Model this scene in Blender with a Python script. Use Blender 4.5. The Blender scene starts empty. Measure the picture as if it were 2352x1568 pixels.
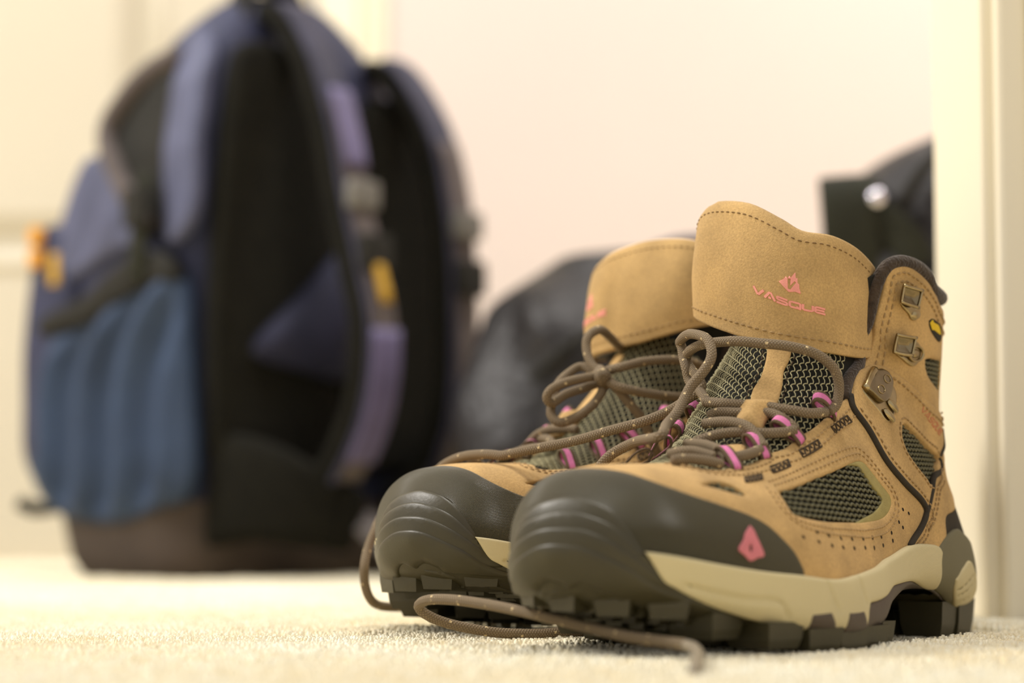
import bpy, bmesh, math, random
import numpy as np
from mathutils import Vector, Matrix
from mathutils.bvhtree import BVHTree
from mathutils.geometry import delaunay_2d_cdt
from mathutils import noise as mnoise

SC = bpy.context.scene
COL = SC.collection
RNG = np.random.default_rng(7)

# ------------------------------------------------------------------ camera, world, lights, exposure
CAM_H = 0.0426
cam_d = bpy.data.cameras.new('camera')
cam = bpy.data.objects.new('camera', cam_d); COL.objects.link(cam)
cam.location = (0, 0, CAM_H)
PITCH = math.atan((1193 - 784) / 5273.0)
cam.rotation_euler = (math.pi / 2 + PITCH, 0, 0)
cam_d.sensor_fit = 'HORIZONTAL'; cam_d.sensor_width = 22.3; cam_d.lens = 50.0
cam_d.clip_start = 0.02; cam_d.clip_end = 50
cam_d.dof.use_dof = True; cam_d.dof.focus_distance = 0.815; cam_d.dof.aperture_fstop = 3.6
SC.camera = cam
SC.view_settings.view_transform = 'Standard'; SC.view_settings.look = 'None'
SC.view_settings.gamma = 1.0; SC.view_settings.use_curve_mapping = False
SC.view_settings.exposure = 0.33

world = bpy.data.worlds.new('world'); SC.world = world; world.use_nodes = True
bg = world.node_tree.nodes['Background']
bg.inputs[0].default_value = (1.0, 0.955, 0.94, 1); bg.inputs[1].default_value = 0.58

def area_light(name, loc, target, size, energy, colour):
    d = bpy.data.lights.new(name, 'AREA'); d.shape = 'DISK'; d.size = size; d.energy = energy; d.color = colour
    o = bpy.data.objects.new(name, d); COL.objects.link(o); o.location = loc
    o.rotation_euler = (Vector(target) - Vector(loc)).to_track_quat('-Z', 'Y').to_euler()
    return o
area_light('closet_lamp', (0.75, 1.95, 1.25), (0.5, 2.1, 0.3), 0.3, 5.5, (1.0, 0.96, 0.92))
area_light('room_lamp', (-1.7, 1.3, 1.75), (0.1, 1.1, 0.15), 0.6, 36, (1.0, 0.955, 0.90))
area_light('ceiling_lamp', (0.15, 1.15, 2.35), (0.15, 1.1, 0), 0.4, 24, (1.0, 0.955, 0.90))

FPX = 5273.0
def px_ray(px, py):
    """direction of the sight line through a place in the photograph (world, metres)"""
    v = Vector(((px - 1176) / FPX, (784 - py) / FPX, -1.0))
    return (cam.rotation_euler.to_matrix() @ v).normalized()
def at(px, py, Y):
    d = px_ray(px, py); return Vector((0, 0, CAM_H)) + d * (Y / d.y)

# ------------------------------------------------------------------ boot surface
ST = [
 # Fx   Fz    Bx    Bz   wl   wm   m   p1  p2  yc
 (26.5,3.2, 26.5,3.18,.02,.02,.60, 2.0,2.2,-.45),
 (26.3,4.3, 25.95,2.2,1.75,1.45,.64, 2.2,2.6,-.45),
 (25.85,5.1,25.05,1.75, 2.9,2.4,.68, 2.3,3.0,-.4),
 (25.1, 5.75,24.0, 1.4,3.85,3.05,.73, 2.35,3.4,-.35),
 (23.8, 6.0, 22.4, 1.05, 4.5,3.6,.77, 2.35,4.0,-.25),
 (22.2, 6.05,20.5, .7,5.0,4.1,.80, 2.3,4.5,-.15),
 (20.5, 6.15,18.6, .5, 5.25,4.6,.82, 2.25,5.0,-.05),
 (18.7, 6.55,16.6, 0.4, 5.2, 4.6,.84, 2.15,5.0,0),
 (17.0, 7.4, 14.2, 0.5, 4.9, 4.3,.84, 2.1,5.0,0),
 (15.6, 8.6, 12.4, 1.15, 4.5, 3.9,.82, 2.1,5.0,0),
 (14.6, 9.7,  9.6, 1.7, 4.15,3.6,.78, 2.0,5.0,0),
 (13.9,10.6,  6.6, 1.5, 3.95,3.6,.74, 2.0,5.0,0),
 (13.4,11.4,  3.9, 0.8, 3.85,3.65,.70, 2.0,4.2,0),
 (13.1,12.0,  1.1, 0.6, 3.6,3.55,.66, 2.0,3.0,0),
 (12.9,12.6,  0.45,1.3, 3.3, 3.3,.62, 2.0,2.5,0),
 (12.75,13.2, 1.4, 3.0, 3.15, 3.15,.58, 2.0,2.3,0),
 (12.6,13.8,  2.1, 5.0, 3.2,3.2,.55, 2.0,2.2,0),
 (12.5,14.4,  2.35,7.0, 3.25, 3.3,.52, 2.0,2.1,0),
 (12.4,15.0,  2.25,9.2, 3.4, 3.4,.50, 2.0,2.1,0),
 (12.3,15.6,  2.25,11.4, 3.55,3.55,.50, 2.0,2.1,0),
 (12.2,16.2,  2.1,13.4, 3.7, 3.7,.50, 2.0,2.1,0),
 (12.1,16.8,  1.9,15.2, 3.8, 3.8,.50, 2.0,2.1,0),
]
NST = len(ST) - 1
def catmull(P, t):
    P = np.asarray(P, float); n = len(P) - 1
    t = np.asarray(t, float)
    i = np.clip(np.floor(t).astype(int), 0, n - 1); f = (t - i)[:, None]
    a = P[np.clip(i - 1, 0, n)]; b = P[i]; c = P[i + 1]; d = P[np.clip(i + 2, 0, n)]
    return .5 * ((2 * b) + (c - a) * f + (2 * a - 5 * b + 4 * c - d) * f * f + (3 * b - 3 * c + d - a) * f ** 3)
NU, NV = 421, 241          # NV over v in [-1, 1]
ULEN, VLEN = 42.0, 15.0    # rough centimetres of the u and v axes
def build_grid():
    rows = catmull(ST, np.linspace(0, len(ST) - 1, NU))
    G = np.zeros((NU, NV, 3))
    th = np.linspace(0, math.pi, 721)
    half = np.linspace(0, 1, NV // 2 + 1)
    for i, (Fx, Fz, Bx, Bz, wl, wm, m, p1, p2, yc) in enumerate(rows):
        c, s = np.cos(th), np.abs(np.sin(th))
        p = np.where(c > 0, p1, p2)
        ca = np.sign(c) * np.abs(c) ** (2 / p); sa = s ** (2 / p)
        tau = np.where(c > 0, m - m * ca, m - (1 - m) * ca)
        for w, sg in ((wl, 1), (wm, -1)):
            pts = np.stack([Fx + (Bx - Fx) * tau, yc * np.ones_like(tau) + sg * w * sa, Fz + (Bz - Fz) * tau], 1)
            seg = np.concatenate([[0], np.cumsum(np.linalg.norm(np.diff(pts, axis=0), axis=1))])
            q = np.stack([np.interp(half * seg[-1], seg, pts[:, k]) for k in range(3)], 1)
            if sg > 0: G[i, NV // 2:] = q
            else: G[i, :NV // 2 + 1] = q[::-1]
    return G
GRID = build_grid()
def grid_normals(G):
    du = np.gradient(G, axis=0); dv = np.gradient(G, axis=1)
    n = np.cross(du, dv); n /= (np.linalg.norm(n, axis=2, keepdims=True) + 1e-12)
    return n
NRM = grid_normals(GRID)
# outward: lateral side must look to +y
if NRM[NU // 2, int(NV * .75), 1] < 0: NRM = -NRM
def bil(A, u, v):
    fu = np.clip(np.asarray(u, float), 0, 1) * (NU - 1); fv = (np.clip(np.asarray(v, float), -1, 1) + 1) / 2 * (NV - 1)
    i = np.minimum(fu.astype(int), NU - 2); j = np.minimum(fv.astype(int), NV - 2)
    a = (fu - i)[:, None]; b = (fv - j)[:, None]
    return A[i, j] * (1 - a) * (1 - b) + A[i + 1, j] * a * (1 - b) + A[i, j + 1] * (1 - a) * b + A[i + 1, j + 1] * a * b
def S(u, v, off=0.0):
    p = bil(GRID, u, v); n = bil(NRM, u, v); n /= (np.linalg.norm(n, axis=1, keepdims=True) + 1e-9)
    return p + n * np.asarray(off).reshape(-1, 1) if np.ndim(off) else p + n * off

# placing of the two boots:  world = M @ local(cm)
def boot_matrix(hx, hy, phi, hz=0.0, pitch=0.0):
    p = math.radians(phi)
    a = Vector((-math.sin(p), -math.cos(p), 0)); l = Vector((math.cos(p), -math.sin(p), 0))
    M = Matrix(((a.x, l.x, 0, hx), (a.y, l.y, 0, hy), (0, 0, 1, hz), (0, 0, 0, 1)))
    return M @ Matrix.Rotation(-math.radians(pitch), 4, 'Y')
NEAR = boot_matrix(0.1655, 0.931, 34.0)
FAR = boot_matrix(0.1385, 1.032, 42.0, 0.0, 0.8)
# ------------------------------------------------------------------ materials
def new_mat(name):
    m = bpy.data.materials.new(name); m.use_nodes = True
    nt = m.node_tree; return m, nt, nt.nodes['Principled BSDF']
def lin(c):
    return tuple(((x / 255) / 12.92 if x / 255 <= .04045 else ((x / 255 + .055) / 1.055) ** 2.4) for x in c) + (1,)
def cloth_mat(name, rgb, rough=.8, var=.25, scale=60, bump=.2, bscale=400, sheen=0.0, metallic=0.0, spec=.3, detail=6, bdist=.001, kind='noise', grain=0.0):
    """colour mottled by noise, with a fine relief"""
    m, nt, b = new_mat(name); N = nt.nodes; L = nt.links
    tc = N.new('ShaderNodeTexCoord')
    n1 = N.new('ShaderNodeTexNoise'); n1.inputs['Scale'].default_value = scale; n1.inputs['Detail'].default_value = detail
    L.new(tc.outputs['Object'], n1.inputs['Vector'])
    ramp = N.new('ShaderNodeValToRGB'); c = lin(rgb)
    ramp.color_ramp.elements[0].position = .3; ramp.color_ramp.elements[1].position = .7
    ramp.color_ramp.elements[0].color = tuple(x * (1 - var) for x in c[:3]) + (1,)
    ramp.color_ramp.elements[1].color = tuple(min(1, x * (1 + var)) for x in c[:3]) + (1,)
    L.new(n1.outputs['Fac'], ramp.inputs['Fac']); L.new(ramp.outputs['Color'], b.inputs['Base Color'])
    if grain:        # fine nap: the colour itself varies fibre by fibre
        n3 = N.new('ShaderNodeTexNoise'); n3.inputs['Scale'].default_value = 1300; n3.inputs['Detail'].default_value = 2; L.new(tc.outputs['Object'], n3.inputs['Vector'])
        mr = N.new('ShaderNodeMapRange'); mr.inputs['From Min'].default_value = .3; mr.inputs['From Max'].default_value = .7; mr.inputs['To Min'].default_value = 1 - grain; mr.inputs['To Max'].default_value = 1 + grain
        L.new(n3.outputs['Fac'], mr.inputs['Value']); vm = N.new('ShaderNodeVectorMath'); vm.operation = 'SCALE'
        L.new(ramp.outputs['Color'], vm.inputs[0]); L.new(mr.outputs['Result'], vm.inputs['Scale']); L.new(vm.outputs['Vector'], b.inputs['Base Color'])
    if kind == 'noise':
        n2 = N.new('ShaderNodeTexNoise'); n2.inputs['Detail'].default_value = 3
    elif kind == 'voronoi':
        n2 = N.new('ShaderNodeTexVoronoi')
    n2.inputs['Scale'].default_value = bscale
    L.new(tc.outputs['Object'], n2.inputs['Vector'])
    bp = N.new('ShaderNodeBump'); bp.inputs['Strength'].default_value = bump; bp.inputs['Distance'].default_value = bdist
    L.new(n2.outputs[0], bp.inputs['Height']); L.new(bp.outputs['Normal'], b.inputs['Normal'])
    b.inputs['Roughness'].default_value = rough; b.inputs['Metallic'].default_value = metallic
    b.inputs['Specular IOR Level'].default_value = spec
    if sheen:
        b.inputs['Sheen Weight'].default_value = sheen; b.inputs['Sheen Roughness'].default_value = .4
    return m
def weave_mat(name, rgb, cell=.0012, bump=.5, rough=.7, spec=.35, var=.12):
    """two crossed wave reliefs: pebbled or woven surface, in object space"""
    m, nt, b = new_mat(name); N = nt.nodes; L = nt.links
    uv = N.new('ShaderNodeUVMap')
    sep = N.new('ShaderNodeSeparateXYZ'); L.new(uv.outputs['UV'], sep.inputs[0])
    outs = []
    for k in (0, 1):
        mu = N.new('ShaderNodeMath'); mu.operation = 'MULTIPLY'; mu.inputs[1].default_value = 2 * math.pi / (cell * 100)
        L.new(sep.outputs[k], mu.inputs[0])
        si = N.new('ShaderNodeMath'); si.operation = 'SINE'; L.new(mu.outputs[0], si.inputs[0])
        ab = N.new('ShaderNodeMath'); ab.operation = 'ABSOLUTE'; L.new(si.outputs[0], ab.inputs[0]); outs.append(ab)
    mn = N.new('ShaderNodeMath'); mn.operation = 'MINIMUM'
    L.new(outs[0].outputs[0], mn.inputs[0]); L.new(outs[1].outputs[0], mn.inputs[1])
    bp = N.new('ShaderNodeBump'); bp.inputs['Strength'].default_value = bump; bp.inputs['Distance'].default_value = .0006
    L.new(mn.outputs[0], bp.inputs['Height']); L.new(bp.outputs['Normal'], b.inputs['Normal'])
    n1 = N.new('ShaderNodeTexNoise'); n1.inputs['Scale'].default_value = 40
    tc = N.new('ShaderNodeTexCoord'); L.new(tc.outputs['Object'], n1.inputs['Vector'])
    ramp = N.new('ShaderNodeValToRGB'); c = lin(rgb)
    ramp.color_ramp.elements[0].color = tuple(x * (1 - var) for x in c[:3]) + (1,)
    ramp.color_ramp.elements[1].color = tuple(min(1, x * (1 + var)) for x in c[:3]) + (1,)
    L.new(n1.outputs['Fac'], ramp.inputs['Fac']); L.new(ramp.outputs['Color'], b.inputs['Base Color'])
    b.inputs['Roughness'].default_value = rough; b.inputs['Specular IOR Level'].default_value = spec
    return m

MAT = {}
MAT['suede'] = cloth_mat('suede', (191, 156, 101), .85, .17, 70, .5, 2200, sheen=.08, grain=.13, spec=.2, bdist=.0004)
MAT['suede_flap'] = cloth_mat('suede_flap', (189, 155, 100), .8, .17, 50, .5, 2200, sheen=.08, grain=.13, spec=.25, bdist=.0004)
MAT['piping'] = cloth_mat('piping', (54, 47, 36), .8, .15, 200, .3, 1500)
MAT['fabric_dark'] = cloth_mat('fabric_dark', (32, 30, 22), .9, .2, 300, .5, 1400, bdist=.0006)
MAT['yarn'] = cloth_mat('yarn', (168, 160, 122), .7, .15, 400, .2, 3000)
MAT['yarn_dark'] = cloth_mat('yarn_dark', (104, 100, 74), .75, .15, 400, .2, 3000)
MAT['lining'] = cloth_mat('lining', (66, 54, 42), .95, .3, 300, .8, 900, sheen=.3, bdist=.0012)
MAT['rubber'] = weave_mat('rubber_textured', (64, 59, 37), .0015, .6, .4, .5)
MAT['sole_rubber'] = cloth_mat('sole_rubber', (62, 57, 37), .42, .1, 60, .12, 900, spec=.4, bdist=.0005)
MAT['midsole'] = weave_mat('midsole_tan', (210, 196, 152), .0011, .25, .6, .3, .05)
MAT['shank'] = cloth_mat('shank_brown', (80, 68, 58), .5, .1, 80, .1, 900, spec=.4)
MAT['clip'] = weave_mat('heel_clip_grey', (116, 110, 84), .0011, .25, .6, .3, .06)
MAT['thread'] = cloth_mat('thread', (168, 138, 92), .7, .15, 300, .2, 2500)
MAT['thread_dark'] = cloth_mat('thread_dark', (70, 56, 38), .8, .15, 300, .2, 2500)
MAT['thread_mid'] = cloth_mat('thread_mid', (122, 94, 58), .75, .15, 300, .2, 2500)
MAT['pink'] = cloth_mat('pink_print', (240, 158, 142), .6, .08, 300, .2, 2500)
MAT['pink_thread'] = cloth_mat('pink_thread', (226, 128, 176), .7, .1, 600, .6, 2500)
MAT['pink_dim'] = cloth_mat('salmon_print', (200, 128, 92), .7, .1, 300, .2, 2500)
MAT['pink_emblem'] = cloth_mat('pink_emblem', (206, 120, 126), .6, .06, 300, .1, 2500)
MAT['webbing'] = cloth_mat('webbing', (104, 86, 62), .85, .2, 300, .6, 1800)
MAT['brass'] = cloth_mat('antique_brass', (170, 152, 112), .27, .15, 200, .04, 900, metallic=1.0, spec=.5)
MAT['brass_dark'] = cloth_mat('dark_brass', (134, 120, 92), .27, .15, 200, .04, 900, metallic=1.0, spec=.5)
MAT['tan_lining'] = cloth_mat('tan_lining', (158, 144, 88), .8, .1, 200, .3, 1500)
MAT['yellow'] = cloth_mat('yellow_print', (226, 190, 20), .6, .06, 300, .1, 2500)
MAT['black_label'] = cloth_mat('black_label', (40, 36, 26), .8, .1, 300, .2, 2500)
MAT['hole'] = cloth_mat('hole_dark', (40, 28, 16), .9, .1, 300, .1, 1500)

# ------------------------------------------------------------------ mesh helpers
def finish(name, verts, faces, mat, parent=None, uvs=None, smooth=True, kind=None, label=None, mirror=False, mats=None, fmat=None):
    """link one mesh object; verts in centimetres of the boot frame (mirror: the right boot)"""
    V = np.asarray(verts, float) * .01
    if mirror:
        V = V * np.array([1, -1, 1]); faces = [tuple(f)[::-1] for f in faces]
    me = bpy.data.meshes.new(name); me.from_pydata(V.tolist(), [], [tuple(map(int, f)) for f in faces])
    if uvs is not None:
        lay = me.uv_layers.new(name='UVMap')
        idx = np.zeros(len(me.loops), dtype=np.int32); me.loops.foreach_get('vertex_index', idx)
        lay.data.foreach_set('uv', np.asarray(uvs, float)[idx].astype(np.float32).ravel())
    me.polygons.foreach_set('use_smooth', [smooth] * len(me.polygons))
    for m in (mats or [mat]): me.materials.append(m)
    if fmat is not None: me.polygons.foreach_set('material_index', fmat)
    me.validate()
    o = bpy.data.objects.new(name, me); COL.objects.link(o)
    if parent: o.parent = parent
    if kind: o['kind'] = kind
    if label: o['label'] = label
    return o

def crspline(pts, n, closed=False):
    """Catmull-Rom through pts, n samples, uniform by length"""
    P = np.asarray(pts, float)
    if len(P) == 2: return P[0] + (P[1] - P[0]) * np.linspace(0, 1, n)[:, None]
    if closed: Q = np.vstack([P[-1:], P, P[:2]]); 
    else: Q = np.vstack([2 * P[0] - P[1], P, 2 * P[-1] - P[-2]])
    seg = len(Q) - 3; k = 24
    out = []
    for i in range(seg):
        a, b, c, d = Q[i:i + 4]
        # centripetal-like tension by chord lengths
        f = np.linspace(0, 1, k, endpoint=False)[:, None]
        out.append(.5 * ((2 * b) + (c - a) * f + (2 * a - 5 * b + 4 * c - d) * f * f + (3 * b - 3 * c + d - a) * f ** 3))
    out.append(Q[-2:-1]); C = np.vstack(out)
    s = np.concatenate([[0], np.cumsum(np.linalg.norm(np.diff(C, axis=0), axis=1))])
    t = np.linspace(0, s[-1], n)
    return np.stack([np.interp(t, s, C[:, j]) for j in range(C.shape[1])], 1)

def in_poly(P, poly):
    P = np.asarray(P); x, y = P[:, 0], P[:, 1]; r = np.zeros(len(P), bool)
    x1, y1 = poly[-1]
    for x2, y2 in poly:
        c = ((y1 > y) != (y2 > y)) & (x < (x2 - x1) * (y - y1) / (y2 - y1 + 1e-15) + x1)
        r ^= c; x1, y1 = x2, y2
    return r
def dist_to(P, A, B):
    """distance of each P to the nearest of segments A-B"""
    out = np.full(len(P), 1e9)
    for s in range(0, len(P), 2000):
        p = P[s:s + 2000, None, :]; d = (B - A)[None]; t = np.clip(((p - A[None]) * d).sum(2) / ((d * d).sum(2) + 1e-15), 0, 1)
        q = A[None] + t[..., None] * d - p
        out[s:s + 2000] = np.sqrt((q * q).sum(2)).min(1)
    return out

# ------------------------------------------------------------------ sight-line -> surface coordinates of the near boot
_NEAR_INV = NEAR.inverted()
def _build_bvh():
    G = GRID[::2, ::2]; a, b = G.shape[:2]; idx = np.arange(a * b).reshape(a, b)
    f = np.stack([idx[:-1, :-1], idx[1:, :-1], idx[1:, 1:], idx[:-1, 1:]], -1).reshape(-1, 4)
    return BVHTree.FromPolygons([Vector(p) for p in G.reshape(-1, 3)], [tuple(map(int, q)) for q in f]), G
BVH, BG = _build_bvh()
def _uv_of(face, loc):
    nb = BG.shape[1] - 1; i, j = divmod(face, nb)
    p = BG[i, j]; e1 = BG[i + 1, j] - p; e2 = BG[i, j + 1] - p
    M = np.stack([e1, e2], 1); ab, *_ = np.linalg.lstsq(M, np.array(loc) - p, rcond=None)
    a, b = np.clip(ab, 0, 1)
    return ((i + a) / (BG.shape[0] - 1), (j + b) / nb * 2 - 1)
def cast_px(px, py):
    o = _NEAR_INV @ Vector((0, 0, CAM_H)) * 100; d = (_NEAR_INV.to_3x3() @ px_ray(px, py)).normalized()
    loc, n, fi, t = BVH.ray_cast(o, d)
    if loc is None:
        best = None
        for t in np.linspace(60, 105, 181):
            l, n, f2, dist = BVH.find_nearest(o + d * float(t))
            if best is None or dist < best[0]: best = (dist, l, f2)
        loc, fi = best[1], best[2]
    return _uv_of(fi, loc)
def cast_side(x, z):
    loc, n, fi, t = BVH.ray_cast(Vector((x, 30, z)), Vector((0, -1, 0)))
    if loc is None: loc, n, fi, t = BVH.find_nearest(Vector((x, 3, z)))
    return _uv_of(fi, loc)
def R(items):
    out = []
    for it in items:
        if it[0] == 'u': out.append((it[1] / NST, it[2]))
        elif it[0] == 's': out.append(cast_side(it[1], it[2]))
        else: out.append(cast_px(*it))
    return np.array(out)

# ------------------------------------------------------------------ panels: outlined pieces lying on the boot surface
def metric(uv, surf=None):
    surf = surf or S
    e = .004; u, v = uv[:, 0], uv[:, 1]
    a = np.linalg.norm(surf(np.clip(u + e, 0, 1), v) - surf(np.clip(u - e, 0, 1), v), axis=1) / (2 * e)
    b = np.linalg.norm(surf(u, np.clip(v + e, -1, 1)) - surf(u, np.clip(v - e, -1, 1)), axis=1) / (2 * e)
    return np.median(a), np.median(b)
def loop_from(curves, step, sc):
    """curves: list of (n,2) uv arrays, end to end; returns a closed resampled loop in scaled coordinates"""
    out = []
    for c in curves:
        c = np.asarray(c) * sc
        if len(c) > 2: L = np.linalg.norm(np.diff(c, axis=0), axis=1).sum()
        else: L = np.linalg.norm(c[1] - c[0])
        n = max(2, int(L / step) + 1)
        q = crspline(c, n)
        out.append(q[:-1] if np.linalg.norm(q[-1] - q[0]) > 1e-9 else q[:-1])
    P = np.vstack(out)
    keep = np.linalg.norm(P - np.roll(P, 1, 0), axis=1) > step * .2
    return P[keep]
def panel(name, curves, off, mat, parent, holes=(), step=.2, rw=.12, rd=.08, depth=.3, sym=False, flip=1, mirror=False,
          disp=None, label=None, kind=None, bottom=False, uvrot=0.0, surf=S):
    """sym: curves run from v=0 to v=0 on the lateral half and are mirrored onto the medial half. flip=-1: medial copy"""
    cs = [np.array(c, float) for c in curves]; hs = [[np.array(c, float) for c in h] for h in holes]
    allp = np.vstack(cs); sc = np.array(metric(allp, surf))
    if sym:
        mc = [c[::-1] * np.array([1, -1]) for c in cs[::-1]]
        cs = cs + mc
        hs = hs + [[c * np.array([1, -1]) for c in h] for h in hs]
    loop = loop_from(cs, step, sc); hl = [loop_from(h, step * .7, sc) for h in hs]
    def area(p): return .5 * np.sum(p[:, 0] * np.roll(p[:, 1], -1) - np.roll(p[:, 0], -1) * p[:, 1])
    loops = []
    for k, p in enumerate([loop] + hl):
        a = area(p)
        if (a < 0) == (k == 0): p = p[::-1]
        loops.append(p)
    A = np.vstack(loops); B = np.vstack([np.roll(p, -1, 0) for p in loops])
    # edges that lie on the seam (|v| = 1) do not get rounded
    free = ~((np.abs(np.abs(A[:, 1]) / sc[1] - 1) < .004) & (np.abs(np.abs(B[:, 1]) / sc[1] - 1) < .004)) & ~((A[:, 0] / sc[0] < .006) & (B[:, 0] / sc[0] < .006))
    inner = []
    for p in loops:
        t = np.roll(p, -1, 0) - np.roll(p, 1, 0); t /= np.linalg.norm(t, axis=1, keepdims=True) + 1e-9
        nrm = np.stack([-t[:, 1], t[:, 0]], 1)
        for d in (rw * .3, rw):
            inner.append((p + nrm * d, d))
    lo, hi = loop.min(0), loop.max(0)
    gx = np.arange(lo[0], hi[0], step * 1.25); gy = np.arange(lo[1], hi[1], step * 1.25)
    g = np.stack(np.meshgrid(gx, gy, indexing='ij'), -1); g[::2, :, 1] += step * .6; g = g.reshape(-1, 2)
    def inside(q):
        r = in_poly(q, loops[0])
        for h in loops[1:]: r &= ~in_poly(q, h)
        return r
    pts = []
    for q, d in inner:
        q = q[inside(q)]; q = q[dist_to(q, A, B) > d * .8]; pts.append(q)
    g = g[inside(g)]; g = g[dist_to(g, A, B) > rw + step * .45]; pts.append(g)
    P = np.vstack([A] + pts)
    edges = []; s = 0
    for p in loops:
        n = len(p); edges += [(s + i, s + (i + 1) % n) for i in range(n)]; s += n
    vs, es, fs, ov, oe, of = delaunay_2d_cdt([Vector(p) for p in P], edges, [], 0, 1e-6)
    P2 = np.array([(v.x, v.y) for v in vs]); T = np.array([f for f in fs])
    T = T[inside(P2[T].mean(1))]
    used = np.unique(T); rem = -np.ones(len(P2), int); rem[used] = np.arange(len(used)); P2 = P2[used]; T = rem[T]
    d = dist_to(P2, A[free], B[free]) if free.any() else np.full(len(P2), 9.)
    q = np.clip(1 - d / rw, 0, 1)
    o = off - rd * (1 - np.sqrt(np.clip(1 - q * q, 0, 1)))
    if disp is not None: o = o + disp(P2 / sc, d)
    uv = P2 / sc; uv[:, 1] *= flip
    X = surf(uv[:, 0], uv[:, 1], o)
    # orientation: normal outwards
    nn = surf(uv[:, 0], uv[:, 1], o + .1) - X
    f0 = T[:min(200, len(T))]; c = np.cross(X[f0[:, 1]] - X[f0[:, 0]], X[f0[:, 2]] - X[f0[:, 0]])
    if (c * nn[f0[:, 0]]).sum() < 0: T = T[:, ::-1]
    # skirt
    from collections import Counter
    cnt = Counter()
    for t in T.tolist():
        for a, b in ((t[0], t[1]), (t[1], t[2]), (t[2], t[0])):
            cnt[(a, b)] += 1
    bnd = [(a, b) for (a, b) in cnt if (b, a) not in cnt]
    n0 = len(X); faces = [tuple(t) for t in T.tolist()]
    if bottom:
        Xb = surf(uv[:, 0], uv[:, 1], o - depth); X = np.vstack([X, Xb])
        faces += [tuple(n0 + i for i in t[::-1]) for t in T.tolist()]
        faces += [(b, a, a + n0, b + n0) for a, b in bnd]; uvo = np.vstack([P2, P2])
    else:
        bi = sorted({i for e in bnd for i in e}); mp = {i: n0 + k for k, i in enumerate(bi)}
        Xb = surf(uv[bi, 0], uv[bi, 1], o[bi] - depth); X = np.vstack([X, Xb])
        faces += [(b, a, mp[a], mp[b]) for a, b in bnd]; uvo = np.vstack([P2, P2[bi]])
    cr, sr = math.cos(uvrot), math.sin(uvrot)
    uvo = uvo @ np.array([[cr, -sr], [sr, cr]])
    return finish(name, X, faces, mat, parent, uvs=uvo, label=label, kind=kind, mirror=mirror)

def tube_arrays(P, r, sides=8, flat=1.0, up=None, caps=True):
    """sweep a circle along the polyline P (cm); r scalar or per-point"""
    P = np.asarray(P, float); n = len(P); r = np.broadcast_to(np.asarray(r, float), (n,))
    T = np.gradient(P, axis=0); T /= np.linalg.norm(T, axis=1, keepdims=True) + 1e-12
    N = np.zeros_like(P); ref = np.array(up if up is not None else (0.13, .27, .95), float)
    v = ref - T[0] * (ref @ T[0])
    if np.linalg.norm(v) < 1e-3: v = np.array((1., 0, 0)) - T[0] * T[0][0]
    N[0] = v / np.linalg.norm(v)
    for i in range(1, n):
        v = N[i - 1] - T[i] * (N[i - 1] @ T[i]); N[i] = v / (np.linalg.norm(v) + 1e-12)
    Bn = np.cross(T, N); th = np.linspace(0, 2 * math.pi, sides, endpoint=False)
    V = P[:, None] + (r[:, None, None] * (np.cos(th)[None, :, None] * N[:, None] + flat * np.sin(th)[None, :, None] * Bn[:, None]))
    s = np.concatenate([[0], np.cumsum(np.linalg.norm(np.diff(P, axis=0), axis=1))])
    uv = np.stack([np.repeat(s, sides), np.tile(np.arange(sides) / sides, n)], 1)
    F = []
    for i in range(n - 1):
        for k in range(sides):
            k2 = (k + 1) % sides
            F.append((i * sides + k, i * sides + k2, (i + 1) * sides + k2, (i + 1) * sides + k))
    if caps: F += [tuple(range(sides))[::-1], tuple((n - 1) * sides + k for k in range(sides))]
    return V.reshape(-1, 3), F, uv
class Acc:
    """collects several pieces into one mesh"""
    def __init__(self): self.V = []; self.F = []; self.U = []; self.n = 0; self.M = []
    def add(self, V, F, U=None, m=0):
        V = np.asarray(V, float); self.V.append(V); self.F += [tuple(i + self.n for i in f) for f in F]
        self.U.append(np.zeros((len(V), 2)) if U is None else U); self.n += len(V); self.M += [m] * len(F)
    def obj(self, name, mat, parent=None, **k):
        if not self.V: return None
        return finish(name, np.vstack(self.V), self.F, mat, parent, uvs=np.vstack(self.U), fmat=self.M if k.get('mats') else None, **k)
def stitches(acc, uvc, off, pitch=.26, ln=.17, r=.035, surf=S, cross=0.0):
    """short raised threads along a curve in surface coordinates"""
    uvc = np.asarray(uvc, float)
    P = surf(uvc[:, 0], uvc[:, 1], off)
    s = np.concatenate([[0], np.cumsum(np.linalg.norm(np.diff(P, axis=0), axis=1))])
    for t in np.arange(pitch * .5, s[-1] - ln, pitch):
        q = np.array([t, t + ln * .25, t + ln * .75, t + ln]); u = np.interp(q, s, uvc[:, 0]); v = np.interp(q, s, uvc[:, 1])
        X = surf(u, v, np.array([off - .025, off + r * .35, off + r * .35, off - .025]))
        V, F, U = tube_arrays(X, [r * .6, r, r, r * .6], 5, caps=False); acc.add(V, F, U)
def uv_curve(items, n=80):
    p = R(items) if not isinstance(items, np.ndarray) else items
    sc = np.array(metric(p)); return crspline(p * sc, n) / sc
def uv_offset(uvc, d):
    """shift a curve sideways by d centimetres (positive: to its left in uv)"""
    sc = np.array(metric(uvc)); c = uvc * sc; t = np.gradient(c, axis=0); t /= np.linalg.norm(t, axis=1, keepdims=True) + 1e-12
    return (c + np.stack([-t[:, 1], t[:, 0]], 1) * d) / sc
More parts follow.
